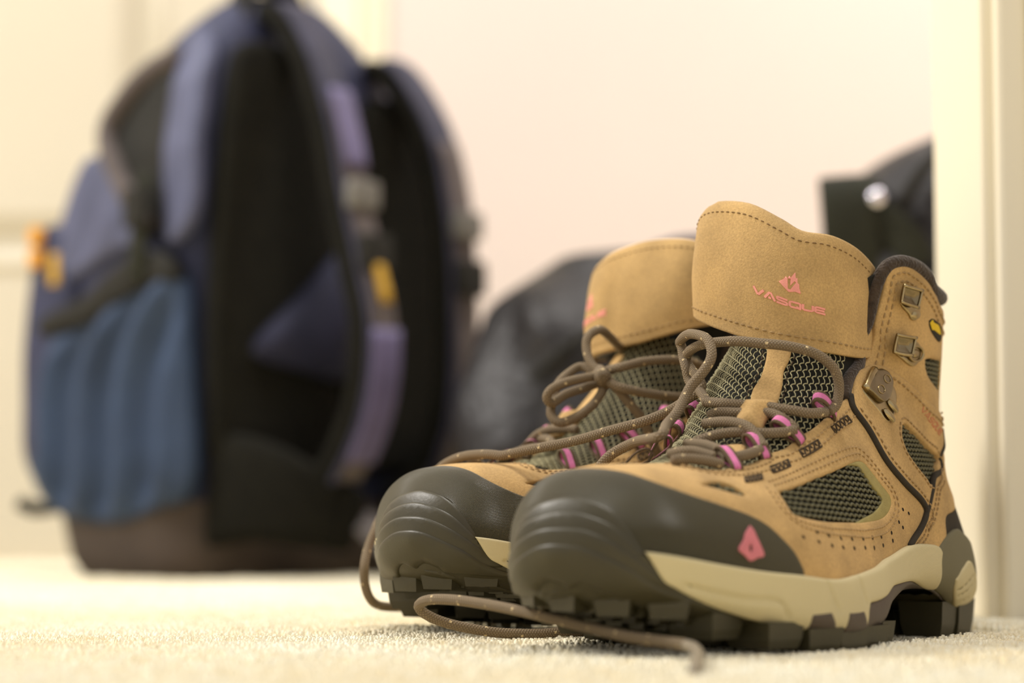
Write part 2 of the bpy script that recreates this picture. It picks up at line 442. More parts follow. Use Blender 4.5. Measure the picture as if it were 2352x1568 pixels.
# ------------------------------------------------------------------ outlines of the boot's pieces
def K2(*p): return [(1500 + x / 2.7606, 930 + y / 2.7606) for x, y in p]
def K3(*p): return [(1960 + x / 3.41, 1040 + y / 3.41) for x, y in p]
def K4(*p): return [(1480 + x / 4.704, 820 + y / 4.704) for x, y in p]
C = {}
C['throat'] = R([('u', 5.75, 0), ('u', 5.78, .085), (1608, 1077), (1656, 1078), (1688, 1073), (1746, 1054), (1763, 1041), (1799, 1030), (1833, 1003), (1863, 986), (1884, 969), (1916, 943), (1950, 908)])
C['piping'] = R([(1950, 908), (1958, 940), (1990, 985), (2030, 1055), (2075, 1110), (2115, 1152), (2124, 1178), (2110, 1215), (2085, 1256)])
C['quarter_low'] = R([(2085, 1256), (2060, 1285), (1950, 1345), (1850, 1345), (1822, 1300)])
C['vamp_front'] = R([(1822, 1300), (1790, 1258), (1740, 1217), (1660, 1178), (1590, 1150), ('u', 2.85, .12), ('u', 2.75, 0)])
C['window'] = R(K2((795,545),(900,515),(1050,455),(1200,395),(1290,360),(1330,365),(1380,420),(1440,500),(1500,580),(1505,640),(1470,700),(1400,730),(1250,742),(1080,735),(930,705),(880,680),(830,600),(795,545)))
C['crescent_out'] = R(K2((1225,380),(1290,355),(1335,362),(1385,418),(1445,498),(1508,580),(1510,640),(1475,705),(1400,738),(1250,748)))
C['crescent_in'] = R(K2((1250,748),(1330,720),(1390,690),(1440,640),(1455,590),(1400,520),(1340,430),(1300,385),(1225,380)))
C['vamp_window'] = R(K2((300,505),(370,488),(440,490),(520,520),(590,575),(480,550),(380,522),(300,505)))
C['collar_front'] = R([(1952, 905), (1960, 883), (1973, 860), (1989, 829), (2008, 778), (2011, 739), (2028, 676), (2035, 635)])
C['collar_top'] = R([(2035, 635), (2043, 617), (2058, 609), (2078, 607), (2100, 618), (2126, 640), (2148, 672), (2162, 704), ('u', 19.5, .94), ('u', 19.4, 1)])
C['collar_back'] = R([('u', 19.4, 1), ('u', 17.2, 1)])
C['counter_top'] = R([('u', 17.2, 1), (2166, 1030), (2152, 1072), (2145, 1100), (2135, 1150), (2127, 1180), (2116, 1200)])
C['strap_top'] = R([(1957, 905), (1960, 878), (1966, 858), (1976, 848), (1998, 838), (2024, 840), (2056, 857), (2094, 886), (2126, 918), (2158, 950), (2164, 985)])
C['strap_back'] = R([(2164, 985), (2162, 1015), (2154, 1052), (2147, 1090), (2136, 1130), (2126, 1172)])
C['strap_window'] = R([(2068, 978), (2076, 974), (2094, 991), (2119, 1017), (2151, 1049), (2148, 1070), (2136, 1112), (2124, 1099), (2107, 1078), (2092, 1058), (2078, 1035), (2068, 1004), (2068, 978)])
C['ankle_window'] = R([(2124, 826), (2142, 824), (2166, 832), (2164, 870), (2158, 897), (2138, 874), (2126, 850), (2124, 826)])
C['counter_low'] = R([(2116, 1200), (2110, 1220), (2085, 1256), (2078, 1275), (2130, 1285)])
C['counter_back'] = R([(2130, 1285), (2160, 1262), (2172, 1235), (2178, 1180), (2178, 1110), (2176, 1060), ('u', 17.25, .95), ('u', 17.2, 1)])
C['rand_top'] = R([('u', 3.25, 0), ('u', 3.2, .11)] + K2((0,490),(200,560),(400,625),(600,695),(720,760),(830,860),(900,940),(970,1085)))
C['rand_low'] = R(K2((970,1085),(900,1110),(600,1075),(300,1010),(0,955)) + [(1440, 1250), (1360, 1210), ('u', 1.6, .25), ('u', 1.4, 0)])
# the toe seen from a centre inside it: (angle, height) chart, free of the pole at the tip
TC = (20.6, -.25); AMAX = math.radians(98); TZ0, TZ1 = .9, 5.9
def _toe_chart():
    na, nz = 121, 61; G = np.zeros((na, nz, 3))
    for i, al in enumerate(np.linspace(-AMAX, AMAX, na)):
        d = Vector((math.cos(al), math.sin(al), 0))
        for j, z in enumerate(np.linspace(TZ0, TZ1, nz)):
            o = Vector((TC[0], TC[1], z)) + d * 14
            loc, n, fi, t = BVH.ray_cast(o, -d)
            if loc is None or t > 14: loc = BVH.find_nearest(Vector((TC[0], TC[1], z)) + d * 5)[0]
            G[i, j] = loc
    N = grid_normals(G)
    if N[60, 40, 0] < 0: N = -N
    return G, N
TG, TN = _toe_chart()
def TS(u, v, off=0.0):
    na, nz = TG.shape[:2]
    fu = np.clip(np.asarray(u, float), 0, 1) * (na - 1); fv = np.clip(np.asarray(v, float), 0, 1) * (nz - 1)
    i = np.minimum(fu.astype(int), na - 2); j = np.minimum(fv.astype(int), nz - 2); a = (fu - i)[:, None]; b = (fv - j)[:, None]
    f = lambda A: A[i, j] * (1 - a) * (1 - b) + A[i + 1, j] * a * (1 - b) + A[i, j + 1] * (1 - a) * b + A[i + 1, j + 1] * a * b
    n = f(TN); n /= np.linalg.norm(n, axis=1, keepdims=True) + 1e-9
    return f(TG) + n * (np.asarray(off).reshape(-1, 1) if np.ndim(off) else off)
def toe_uv(c):
    p = S(c[:, 0], c[:, 1]); al = np.arctan2(p[:, 1] - TC[1], p[:, 0] - TC[0])
    return np.stack([al / AMAX * .5 + .5, (p[:, 2] - TZ0) / (TZ1 - TZ0)], 1)
def TP(z0, *px):      # lateral half of a ridge line: starts at height z0 over the tip
    q = toe_uv(R(list(px))); return np.vstack([[(.5, (z0 - TZ0) / (TZ1 - TZ0))], q])
BUMP = [TP(4.95, (1330, 1144), (1385, 1160), (1435, 1200), (1485, 1270)),
        TP(4.5, (1345, 1182), (1405, 1205), (1455, 1245), (1510, 1305)),
        TP(4.0, (1350, 1218), (1420, 1248), (1485, 1292), (1550, 1343)),
        TP(3.5, (1350, 1256), (1430, 1290), (1505, 1335), (1600, 1368))]
LUGL = TP(2.25, (1345, 1332), (1420, 1362), (1500, 1392), (1600, 1412), (1690, 1418))
C['lug_line'] = R([(1690, 1408), (1600, 1395), (1500, 1362), (1400, 1322), (1330, 1300), (1290, 1295)])
C['tan_top'] = R([(1480, 1266)] + K2((300,984),(600,1040),(850,1072),(970,1088)) + [(1905, 1331), (1960, 1321), (2004, 1304), (2045, 1275), (2077, 1255), (2112, 1249), (2142, 1254), (2152, 1269)])
C['tan_back'] = R([(2152, 1269), (2150, 1298), (2139, 1343)])
C['tan_arch'] = R([(2139, 1343), (2112, 1338), (2071, 1332), (2033, 1354), (1992, 1383), (1983, 1395), (1976, 1431)])
C['tan_low'] = R([(1976, 1431), (1906, 1437), (1827, 1436), (1762, 1420), (1686, 1399), (1609, 1372), (1552, 1345), (1517, 1322), (1480, 1266)])
C['trap1'] = R([(1833, 1437), (1850, 1406), (1894, 1404), (1907, 1438), (1833, 1437)])
C['trap2'] = R([(1922, 1437), (1934, 1406), (1967, 1403), (1974, 1433), (1922, 1437)])
C['band_low'] = np.vstack([C['tan_arch'][-1:], R([('s', 13.5, .62), ('s', 12.9, 1.1), ('s', 11.8, 1.42), ('s', 9.6, 1.85), ('s', 7.8, 1.85), ('s', 6.2, 1.6), ('s', 4.9, 1.22), (2178, 1405)])])
C['band_end'] = R([(2178, 1405), (2178, 1392), (2159, 1365), (2142, 1348)])
C['clip_front'] = R([(2178, 1402), (2178, 1392), (2159, 1365), (2140, 1345), (2150, 1298), (2152, 1269), (2153, 1255), (2168, 1233), (2186, 1217), (2196, 1214)])
C['clip_top'] = R([(2196, 1214), ('u', 15.65, .93), ('u', 15.75, 1)])
C['clip_low'] = R([('u', 13.9, 1), ('u', 13.85, .95), (2226, 1402), (2203, 1411), (2178, 1402)])
C['insert'] = R([(2186, 1327), (2203, 1302), (2221, 1290), (2236, 1363), (2238, 1383), (2224, 1401), (2203, 1408), (2186, 1406), (2180, 1398), (2183, 1357), (2186, 1327)])
C['insert_lines'] = [R(K3((788, 1055), (860, 1010), (905, 950))), R(K3((795, 1095), (880, 1045), (915, 985))), R(K3((810, 1140), (900, 1085), (925, 1030))), R(K3((820, 1188), (910, 1135), (930, 1075))), R(K3((828, 1222), (915, 1170), (938, 1120)))]
C['tan_grooves'] = [R([(1571, 1337), (1628, 1353), (1705, 1370), (1774, 1378), (1800, 1406)]), R([(1885, 1335), (1897, 1365), (1910, 1399)]), R([(1955, 1323), (1964, 1352), (1974, 1385)])]
C['emblem'] = R(K2((600,770),(625,800),(645,845),(665,885),(690,955),(650,970),(605,988),(570,955),(530,915),(560,860),(572,815),(600,770)))
C['emblem_hole'] = R(K2((605,878),(616,908),(606,938),(596,908),(605,878)))
C['perf'] = R(K2((950,838),(1035,805),(1048,868),(1110,828),(1132,892),(1187,846),(1202,903),(1258,850),(1272,908),(1328,848),(1342,905),(1387,842),(1399,906),(1443,835),(1455,890),(1508,810),(1516,860),(1555,742),(1580,776),(1580,662),(1617,687)))
C['bartack'] = [R(K2(*[(cx + a * math.cos(t) - b * math.sin(t), cy + a * math.sin(t) + b * math.cos(t)) for a, b in ((-hw, -hh), (hw, -hh), (hw, hh), (-hw, hh))]))
                for cx, cy, hw, hh, t in ((1190, 125, 62, 24, -.62), (995, 278, 68, 25, -.52), (805, 392, 60, 22, -.38), (635, 468, 54, 17, -.18))]
C['strip'] = R([(1761, 770), (1759, 821), (1746, 865), (1728, 894), (1719, 935), (1781, 940), (1797, 886), (1801, 850), (1815, 821), (1821, 770)])
C['keeper'] = R(K4((1080, 505), (1400, 510)))
C['keeper2'] = R(K4((1400, 510), (1432, 555), (1320, 700), (1270, 810)))
C['keeper3'] = R(K4((1270, 810), (1240, 835), (1100, 815), (968, 795)))
C['keeper4'] = R(K4((968, 795), (1000, 680), (1035, 560), (1080, 505)))
C['vamp_tab'] = R(K4((800, 985), (900, 955), (1080, 952), (1095, 1010), (1000, 1090), (850, 1115), (790, 1060), (800, 985)))
C['side_label'] = R([(2131, 736), (2140, 732), (2154, 744), (2159, 760), (2158, 780), (2152, 784), (2140, 768), (2132, 750), (2131, 736)])
C['side_print'] = R([(2132, 741), (2138, 734), (2141, 740), (2152, 748), (2156, 768), (2142, 758), (2137, 757), (2132, 741)])
VTXT = {}

LETTERS = {  # strokes in a box 0..1 (wide) x 0..1 (high); each stroke a polyline
 'V': [[(.02, 1), (.48, .04)], [(.5, .04), (.98, 1)]],
 'A': [[(0, 0), (.42, 1), (.58, 1), (1, 0)], [(.36, .25), (.62, .25)]],
 'S': [[(.98, .93), (.2, .93), (.06, .84), (.06, .62), (.2, .53), (.8, .5), (.94, .4), (.94, .16), (.8, .07), (.02, .07)]],
 'Q': [[(.5, .07), (.2, .07), (.06, .2), (.06, .8), (.2, .93), (.8, .93), (.94, .8), (.94, .2), (.8, .07), (.5, .07)], [(.6, .3), (1.0, -.06)]],
 'U': [[(.06, 1), (.06, .2), (.2, .07), (.8, .07), (.94, .2), (.94, 1)]],
 'E': [[(1, .93), (.2, .93), (.06, .84), (.06, .16), (.2, .07), (1, .07)], [(.08, .5), (.92, .5)]],
}
def word_strips(word, thick=.17, gap=.22, width=1.25):
    """flat lettering: list of (outline points (n,2,2)) ribbons in word units, height 1; returns ribbons and total width"""
    out = []; x = 0
    for ch in word:
        w = width * (1.05 if ch in 'QV' else 1)
        for st in LETTERS[ch]:
            p = np.array(st, float) * [w, 1] + [x, 0]
            # resample sharply
            q = [p[0]]
            for a, b in zip(p[:-1], p[1:]):
                n = max(1, int(np.linalg.norm(b - a) / .25))
                q += [a + (b - a) * (k + 1) / n for k in range(n)]
            q = np.array(q); t = np.gradient(q, axis=0); t /= np.linalg.norm(t, axis=1, keepdims=True) + 1e-9
            nn = np.stack([-t[:, 1], t[:, 0]], 1) * thick / 2
            out.append(np.stack([q + nn, q - nn], 1))
        x += w + gap
    return out, x - gap
def ribbons_on(name, ribs, f, off, surf, mat, parent, mirror=False, lift=.03, kind=None, label=None):
    """f maps flat (n,2) points to surface coordinates"""
    acc = Acc()
    for rb in ribs:
        n = len(rb); uv = f(rb.reshape(-1, 2))
        X = np.vstack([surf(uv[:, 0], uv[:, 1], off + lift), surf(uv[:, 0], uv[:, 1], off - .03)]); m = 2 * n
        F = []
        for i in range(n - 1):
            a, b, c, d = 2 * i, 2 * i + 1, 2 * i + 3, 2 * i + 2
            F += [(a, b, c, d), (a, d, d + m, a + m), (c, b, b + m, c + m)]
        F += [(0, m, m + 1, 1), (m - 2, m - 1, 2 * m - 1, 2 * m - 2)]
        # outward side check
        nn = surf(uv[:1, 0], uv[:1, 1], off + .3)[0] - X[0]
        if np.dot(np.cross(X[1] - X[0], X[3] - X[0]), nn) < 0: F = [t[::-1] for t in F]
        acc.add(X, F)
    return acc.obj(name, mat, parent, mirror=mirror, kind=kind, label=label, smooth=False)

# side lettering: a slanting line down the strap
_a = R([(2108, 942), (2150, 1000), (2114, 933), (2157, 990)])
def side_text_map(flip):
    def f(p):
        W = 9.4; q = p.copy()
        if flip < 0: q[:, 0] = W - q[:, 0]
        a = q[:, :1] / W; b = q[:, 1:]
        uv = (_a[0] * (1 - a) + _a[1] * a) * (1 - b) + (_a[2] * (1 - a) + _a[3] * a) * b
        return uv * np.array([1, flip])
    return f

# ------------------------------------------------------------------ the flap at the top of the tongue: a surface of its own
def make_flap(rows):
    A = np.array(rows, float)     # y, xb, zb, xt, zt across
    NS, NT = 81, 41
    Q = catmull(A, np.linspace(0, len(A) - 1, NS))
    t = np.linspace(0, 1, NT)
    G = np.zeros((NS, NT, 3))
    bulge = np.sin(t * math.pi) * .25
    G[:, :, 1] = Q[:, :1]
    G[:, :, 0] = Q[:, 1:2] + (Q[:, 3:4] - Q[:, 1:2]) * t + bulge
    G[:, :, 2] = Q[:, 2:3] + (Q[:, 4:5] - Q[:, 2:3]) * t
    G[:, -4:, 0] -= np.array([0, .02, .07, .16])      # the top edge rolls back a little
    G[:, :, 0] += np.array([[.13 * mnoise.noise(Vector((p[1] * .55, p[2] * .5, 3.7))) + .05 * mnoise.noise(Vector((p[1] * 1.3, p[2] * 1.1, 8.1))) for p in row] for row in G])
    N = grid_normals(G)
    if N[NS // 2, NT // 2, 0] < 0: N = -N
    def bilg(M, u, v):
        fu = np.clip(np.asarray(u, float), 0, 1) * (NS - 1); fv = (np.clip(np.asarray(v, float), -1, 1) + 1) / 2 * (NT - 1)
        i = np.minimum(fu.astype(int), NS - 2); j = np.minimum(fv.astype(int), NT - 2); a = (fu - i)[:, None]; b = (fv - j)[:, None]
        return M[i, j] * (1 - a) * (1 - b) + M[i + 1, j] * a * (1 - b) + M[i, j + 1] * (1 - a) * b + M[i + 1, j + 1] * a * b
    def Sf(u, v, off=0.0):
        n = bilg(N, u, v); n /= np.linalg.norm(n, axis=1, keepdims=True) + 1e-9
        return bilg(G, u, v) + n * (np.asarray(off).reshape(-1, 1) if np.ndim(off) else off)
    return Sf
FLAP_NEAR = make_flap([(-3.75, 11.7, 11.9, 11.3, 14.9), (-3.5, 12.4, 11.75, 11.9, 15.6), (-2.6, 13.2, 11.4, 12.6, 15.95), (-.9, 13.9, 10.85, 13.1, 15.75),
                       (.4, 13.9, 10.5, 13.1, 15.1), (1.2, 13.6, 10.35, 12.9, 14.6), (2.0, 12.8, 10.2, 12.2, 14.45), (2.45, 11.6, 10.1, 11.1, 14.1), (2.55, 10.4, 10.1, 9.9, 13.6), (2.5, 9.2, 10.3, 8.8, 13.0)])
FLAP_FAR = make_flap([(-3.75, 11.0, 12.1, 10.6, 14.0), (-3.3, 12.4, 11.9, 11.7, 14.9), (-2.3, 13.5, 11.6, 12.7, 15.4), (-.6, 13.9, 11.2, 13.1, 15.5),
                      (.8, 13.9, 11.0, 13.2, 15.3), (1.8, 13.7, 10.9, 13.2, 15.0), (2.9, 13.0, 10.75, 12.5, 14.65), (3.6, 12.0, 10.7, 11.4, 14.25), (3.8, 11.0, 10.8, 10.4, 13.9)])

# ------------------------------------------------------------------ one boot
def edge_dips(lines, width, depth, flip=1):
    segA = np.vstack([l[:-1] for l in lines]); segB = np.vstack([l[1:] for l in lines]); sc = np.array(metric(np.vstack(lines)))
    def disp(uv, d):
        r = dist_to(uv * sc, segA * sc, segB * sc); return -depth * np.exp(-(r / width) ** 2)
    return disp
LINES3 = [crspline(l, 12) for l in C['insert_lines']]; LINESG = [crspline(C['tan_grooves'][0], 30), crspline(C['tan_grooves'][1], 8), crspline(C['tan_grooves'][2], 8)]

def build_boot(root, M, mirror, flap, side):
    mk = dict(mirror=mirror)
    # lining and dark under-fabric, whole upper
    base = [R([('u', 14.6, 0), ('u', 15.6, .15), ('u', 17.2, .26)]), np.vstack([R([('u', 17.2, .26)]), C['collar_top'][1:2]]), np.vstack([C['collar_top'][1:]]), R([('u', 19.4, 1), ('u', .12, 1)]), R([('u', .12, 1), ('u', .12, 0)])]
    panel('lining', base, -.14, MAT['fabric_dark'], root, step=.5, rw=.1, rd=.0, depth=.45, sym=True, bottom=True, label='dark fabric lining', **mk)
    # suede vamp with windows
    a = [C['throat'], C['piping'], C['quarter_low'], C['vamp_front']]
    panel('vamp', a, .02, MAT['suede'], root, holes=[[C['window']], [C['vamp_window']]], step=.16, rw=.1, rd=.06, depth=.2, sym=True, **mk)
    for fl in (1, -1):
        kw = dict(flip=fl, **mk); vis = (fl == 1) != mirror
        panel('collar', [C['collar_front'], C['collar_top'], C['collar_back'], C['counter_top'], C['piping'][::-1][1:]], .04, MAT['suede'], root, holes=[[C['strap_window']], [C['ankle_window']]], step=.18, rw=.12, rd=.08, depth=.25, **kw)
        panel('ankle_strap', [C['strap_top'], C['strap_back'], np.vstack([C['strap_back'][-1:], C['piping'][::-1][2:]]) ], .12, MAT['suede'], root, holes=[[C['strap_window']]], step=.15, rw=.12, rd=.08, depth=.22, **kw)
        panel('heel_counter', [C['counter_top'], C['counter_low'], C['counter_back']], .06, MAT['suede'], root, step=.2, rw=.12, rd=.06, depth=.25, **kw)
        panel('back_stay', [R([('u', 17.3, 1), ('u', 17.25, .9)]), R([('u', 17.25, .9), (2176, 1100), (2176, 1180), (2172, 1240), (2175, 1260)]), R([(2175, 1260), ('u', 15.2, 1)]), R([('u', 15.2, 1), ('u', 17.3, 1)])], .0, MAT['piping'], root, step=.3, rw=.1, rd=.0, depth=.2, **kw)
        panel('window_lining', [C['crescent_out'], C['crescent_in']], .0, MAT['tan_lining'], root, step=.12, rw=.06, rd=.03, depth=.1, label='tan window lining', **kw)
        # dark piping along the strap and the counter
        acc = Acc()
        for c, r in ((C['piping'][:], .13), (np.vstack([C['strap_back'], C['piping'][-3:]]), .12)):
            q = uv_curve(c * np.array([1, fl]), 60); V, F, U = tube_arrays(S(q[:, 0], q[:, 1], .05), r, 8); acc.add(V, F, U)
        acc.obj('piping', MAT['piping'], root, label='dark edge piping', **mk)
        # midsole
        panel('midsole', [C['tan_top'], C['tan_back'], C['tan_arch'], C['tan_low']], .27 if vis else .12, MAT['midsole'], root, step=.1, rw=.12, rd=.09, depth=.4, disp=edge_dips(LINESG, .06, .11), label='tan midsole', **kw)
        for t in ('trap1', 'trap2'):
            panel('midsole_block', [C[t][0:2], C[t][1:3], C[t][2:4], C[t][3:5]], .3 if vis else .16, MAT['shank'], root, step=.12, rw=.08, rd=.05, depth=.2, label='brown midsole block', **kw)
        panel('shank', [C['tan_arch'][::-1], np.vstack([C['tan_arch'][:1], C['band_end'][::-1]])[1:], C['band_low'][::-1]][::-1] if False else [C['tan_arch'], C['band_low'], C['band_end']], .16, MAT['shank'], root, step=.14, rw=.1, rd=.06, depth=.4, label='brown arch shank', **kw)
        panel('heel_clip', [C['clip_front'], C['clip_top'], R([('u', 15.75, 1), ('u', 13.9, 1)]), C['clip_low']], .14, MAT['clip'], root, step=.16, rw=.14, rd=.1, depth=.4, label='grey heel clip', **kw)
        panel('heel_insert', [C['insert']], .2, MAT['midsole'], root, step=.09, rw=.12, rd=.08, depth=.2, disp=edge_dips(LINES3, .05, .12), label='tan ribbed heel insert', **kw)
        # rubber wall behind the toe bumper down to the ground
        wall = [np.vstack([C['tan_low'][::-1], R([(1985, 1440)])]), R([(1985, 1440), (2000, 1425), (2003, 1440), (1998, 1470)]), R([(1998, 1470), (1900, 1472), (1800, 1472), (1700, 1468), (1600, 1450), (1560, 1430)]), np.vstack([R([(1560, 1430)]), C['lug_line'][2:3], R([(1450, 1300)]), C['tan_low'][-1:]])]
        panel('outsole_wall', wall, .14, MAT['sole_rubber'], root, step=.2, rw=.12, rd=.05, depth=.4, **kw)
        # emblem on the toe rand
        panel('emblem', [C['emblem'][:1].repeat(1, 0)] and [C['emblem']], .12, MAT['pink_emblem'], root, holes=[[C['emblem_hole']]], step=.05, rw=.03, rd=.015, depth=.08, label='pink flame emblem', **kw)
    # toe rand over the vamp, toe bumper in four lapping ridges
    panel('toe_rand', [C['rand_top'], C['rand_low']], .08, MAT['rubber'], root, step=.18, rw=.16, rd=.1, depth=.3, sym=True, label='dark textured toe rand', **mk)
    for k, top in enumerate(BUMP):
        mir = lambda c: (c * np.array([-1, 1]) + np.array([1, 0]))[::-1]
        topf = np.vstack([mir(top), top[1:]]); lowf = np.vstack([LUGL[::-1], mir(LUGL)[1:]])
        cur = [topf, np.vstack([topf[-1:], lowf[:1]]), lowf, np.vstack([lowf[-1:], topf[:1]])]
        panel('toe_bumper', cur, .12 + .055 * k, MAT['sole_rubber'], root, step=.14, rw=.13, rd=.1, depth=.16, surf=TS, label='lapping ridge of the dark toe bumper', **mk)
    # outsole: the underside of the surface
    st = 3; Gs = GRID[::st, ::st]; Ns = NRM[::st, ::st]; a_, b_ = Gs.shape[:2]
    P = Gs + Ns * (.06 + .13 * np.clip((Gs[:, :, :1] - 23.4) / 1.2, 0, 1) * np.clip((Gs[:, :, 2:] - .9) / .8, 0, 1)); idx = np.arange(a_ * b_).reshape(a_, b_)
    f = np.stack([idx[:-1, :-1], idx[1:, :-1], idx[1:, 1:], idx[:-1, 1:]], -1).reshape(-1, 4)
    zc = P.reshape(-1, 3)[f].mean(1); lim = 1.5 + np.clip(zc[:, 0] - 22.5, 0, 9) * .5
    f = f[(zc[:, 2] < lim)]
    used = np.unique(f); rem = -np.ones(a_ * b_, int); rem[used] = np.arange(len(used))
    Vs = P.reshape(-1, 3)[used]; f = rem[f]
    c = np.cross(Vs[f[:, 1]] - Vs[f[:, 0]], Vs[f[:, 3]] - Vs[f[:, 0]]); zc2 = Vs[f].mean(1)
    if (c[:, 2] * 1.0).sum() > 0: f = f[:, ::-1]
    finish('outsole', Vs, f.tolist(), MAT['sole_rubber'], root, uvs=Vs[:, :2], **mk)
    # lugs
    def lug(x, y, lx, ly, zb, h, rot=0.0, skew=0.0):
        zb += .13 * max(0, -y) * min(1, max(0, (x - 17) / 5))
        c, s = math.cos(rot), math.sin(rot); V = []
        for zz, k in ((zb, .86), (zb + h * .35, .97), (zb + h, 1.05)):
            for ax, ay in ((-1, -1), (1, -1), (1, 1), (-1, 1)):
                px, py = ax * lx * k / 2 + skew * ay * lx, ay * ly * k / 2
                V.append((x + px * c - py * s, y + px * s + py * c, zz))
        F = [(3, 2, 1, 0)]
        for r in (0, 4):
            for k in range(4): F.append((r + k, r + (k + 1) % 4, r + 4 + (k + 1) % 4, r + 4 + k))
        F.append((8, 9, 10, 11))
        finish('lug', V, F, MAT['sole_rubber'], root, smooth=False, **mk)
    def edge_y(x, sg):
        best = [abs(p[1]) for p in GRID[::4, ::3].reshape(-1, 3)[_LOW] if abs(p[0] - x) < .6 and p[1] * sg > 0]
        return max(best) if best else 3.0
    Bp = np.array([(r[2], r[3]) for r in ST]); Bp = Bp[np.argsort(Bp[:, 0])]
    zbot = lambda x: float(np.interp(x, Bp[:, 0], Bp[:, 1]))
    for sg in (1, -1):
        for x, lx in ((13.95, .9), (15.4, 1.75), (17.3, 1.8), (19.2, 1.75), (21.1, 1.75), (22.9, 1.5)):
            ye = edge_y(x, sg); lug(x, sg * (ye - .84), lx, 1.8, max(-.12, zbot(x) - .62) + (.22 if sg < 0 and x > 19 else 0), .85, rot=sg * (-.04 if x < 19 else -.18))
        for x, lx in ((4.7, 1.5), (3.1, 1.5), (1.5, 1.45)):
            ye = edge_y(x, sg); lug(x, sg * (ye - .84), lx, 1.7, -.12, 1.3, rot=sg * (.05 if x > 2 else .35))
    lug(.75, 0, .9, 2.2, -.08, 1.2)
    for x in (15.2, 17.2, 19.2, 21.2):
        for y in (-1.7, 0, 1.7): lug(x, y, 1.2, 1.1, max(-.1, zbot(x) - .6), .9, rot=.785)
    for x in (2.2, 4.2):
        for y in (-1, 1): lug(x, y, 1.1, 1.0, -.1, .9, rot=.785)
    # toe rows under the toe spring
    for al in (-66, -46, -26, -6, 14, 34):
        t = math.radians(al); p = TS(np.array([t / AMAX * .5 + .5]), np.array([(1.95 - TZ0) / (TZ1 - TZ0)]))[0]
        lug(p[0] - math.cos(t) * .42, p[1] - math.sin(t) * .42, 1.15, 1.28, 1.3 - .3 * (abs(al) / 66) ** 1.5, 1.15, rot=t, skew=.1)
    for x, n, wdt in ((24.7, 5, 4.4), (23.6, 7, 6.2), (22.4, 8, 7.2)):
        for k in range(n):
            y = -.25 + (k - (n - 1) / 2) * wdt / n
            xx = x - .09 * y * y * (.9 if x > 24 else .5)
            lug(xx, y, .8, wdt / n * .84, zbot(xx) - .3, .75, rot=-.12 * y, skew=.12)
    # collar roll
    q = np.vstack([R([(1944, 915), (1958, 862), (1982, 800), (1999, 735), (2012, 680), (2028, 634)]), R([(2050, 608), (2080, 602), (2110, 612), (2136, 634), (2155, 672), ('u', 19.85, .93), ('u', 19.7, 1)])])
    half = crspline(q * 30, 70) / 30
    full = np.vstack([half, (half[::-1] * np.array([1, -1]))[1:]])
    P = S(full[:, 0], full[:, 1], -.16)
    tt = np.linspace(0, 1, len(P)); rad = .25 + .06 * np.sin(np.clip((tt - .15) / .7, 0, 1) * math.pi)
    V, F, U = tube_arrays(P, rad, 12)
    finish('collar_padding', V, F, MAT['lining'], root, uvs=U, label='dark brown fuzzy collar padding', **mk)
    # tongue flap
    Sf = flap
    fl_curves = [np.array([(0, -1.), (.25, -1), (.5, -1), (.75, -1), (1, -1)]), np.array([(1, -1.), (1, .4), (.99, .8)]), np.array([(.99, .8), (.96, .97), (.9, 1), (.7, 1), (.5, 1), (.3, 1), (.1, 1), (.03, .93)]), np.array([(.03, .93), (0, .6), (0, -.5), (0, -1.)])]
    panel('tongue_flap', fl_curves, .0, MAT['suede_flap'], root, step=.18, rw=.16, rd=.09, depth=.34, bottom=True, surf=Sf, label='brown suede tongue flap', **mk)
    panel('tongue_padding', [np.array([(.04, -.95), (.5, -.95), (.96, -.95)]), np.array([(.96, -.95), (.96, .75)]), np.array([(.96, .75), (.9, .9), (.5, .93), (.1, .9), (.05, .7)]), np.array([(.05, .7), (.04, -.95)])], -.28, MAT['lining'], root, step=.3, rw=.3, rd=.1, depth=.7, bottom=True, surf=Sf, label='dark padded back of the tongue', **mk)
    # stitching
    acc = Acc(); sc = np.array(metric(np.array([(.5, 0.)]), Sf))
    n = 160
    b = np.stack([np.linspace(.01, .99, n), np.full(n, -1 + .45 / 2.4)], 1); stitches(acc, b, .0, .3, .2, .035, Sf)
    t1 = np.vstack([np.stack([np.full(40, .055), np.linspace(-.2, .78, 40)], 1)[:0], np.stack([np.linspace(.06, .94, n), np.full(n, 1 - .42 / 2.3)], 1)]); 
    for cth in (C['throat'],):
        for fl in (1, -1):
            q = uv_curve(cth, 160); 
            for dd in (.32, .62): stitches(acc, uv_offset(q, dd)[6:-4] * np.array([1, fl]), .03, .27, .18, .035)
    acc2 = Acc(); stitches(acc2, t1, .0, .27, .17, .022, Sf)
    for fl in (1, -1):
        fv = np.array([1, fl])
        q = uv_curve(C['window'], 200)
        for dd in (.28, .52): stitches(acc, uv_offset(q, -dd) * fv, .03, .25, .16, .032)
        q = uv_curve(np.vstack([C['collar_front'], C['collar_top'][1:]]), 220)
        for dd in (.28, .55): stitches(acc, uv_offset(q, dd)[:-6] * fv, .06, .3, .2, .036)
        q = uv_curve(C['strap_top'], 120); stitches(acc, uv_offset(q, .33)[8:] * fv, .14, .3, .2, .036)
        q = uv_curve(C['piping'], 120); stitches(acc, uv_offset(q, -.38)[4:-22] * fv, .14, .27, .18, .034)
        q = uv_curve(C['counter_low'][:3][::-1], 40)
        q = uv_curve(np.vstack([C['counter_top'][-5:], C['counter_low'][1:3]]), 80)
        for dd in (.3, .5): stitches(acc, uv_offset(q, -dd) * fv, .08, .26, .17, .034)
        q = uv_curve(C['strap_window'], 120); stitches(acc, uv_offset(q, -.22) * fv, .14, .26, .17, .034)
        q = uv_curve(C['rand_top'][2:], 100); stitches(acc, uv_offset(q, .3) * fv, .03, .25, .16, .032)
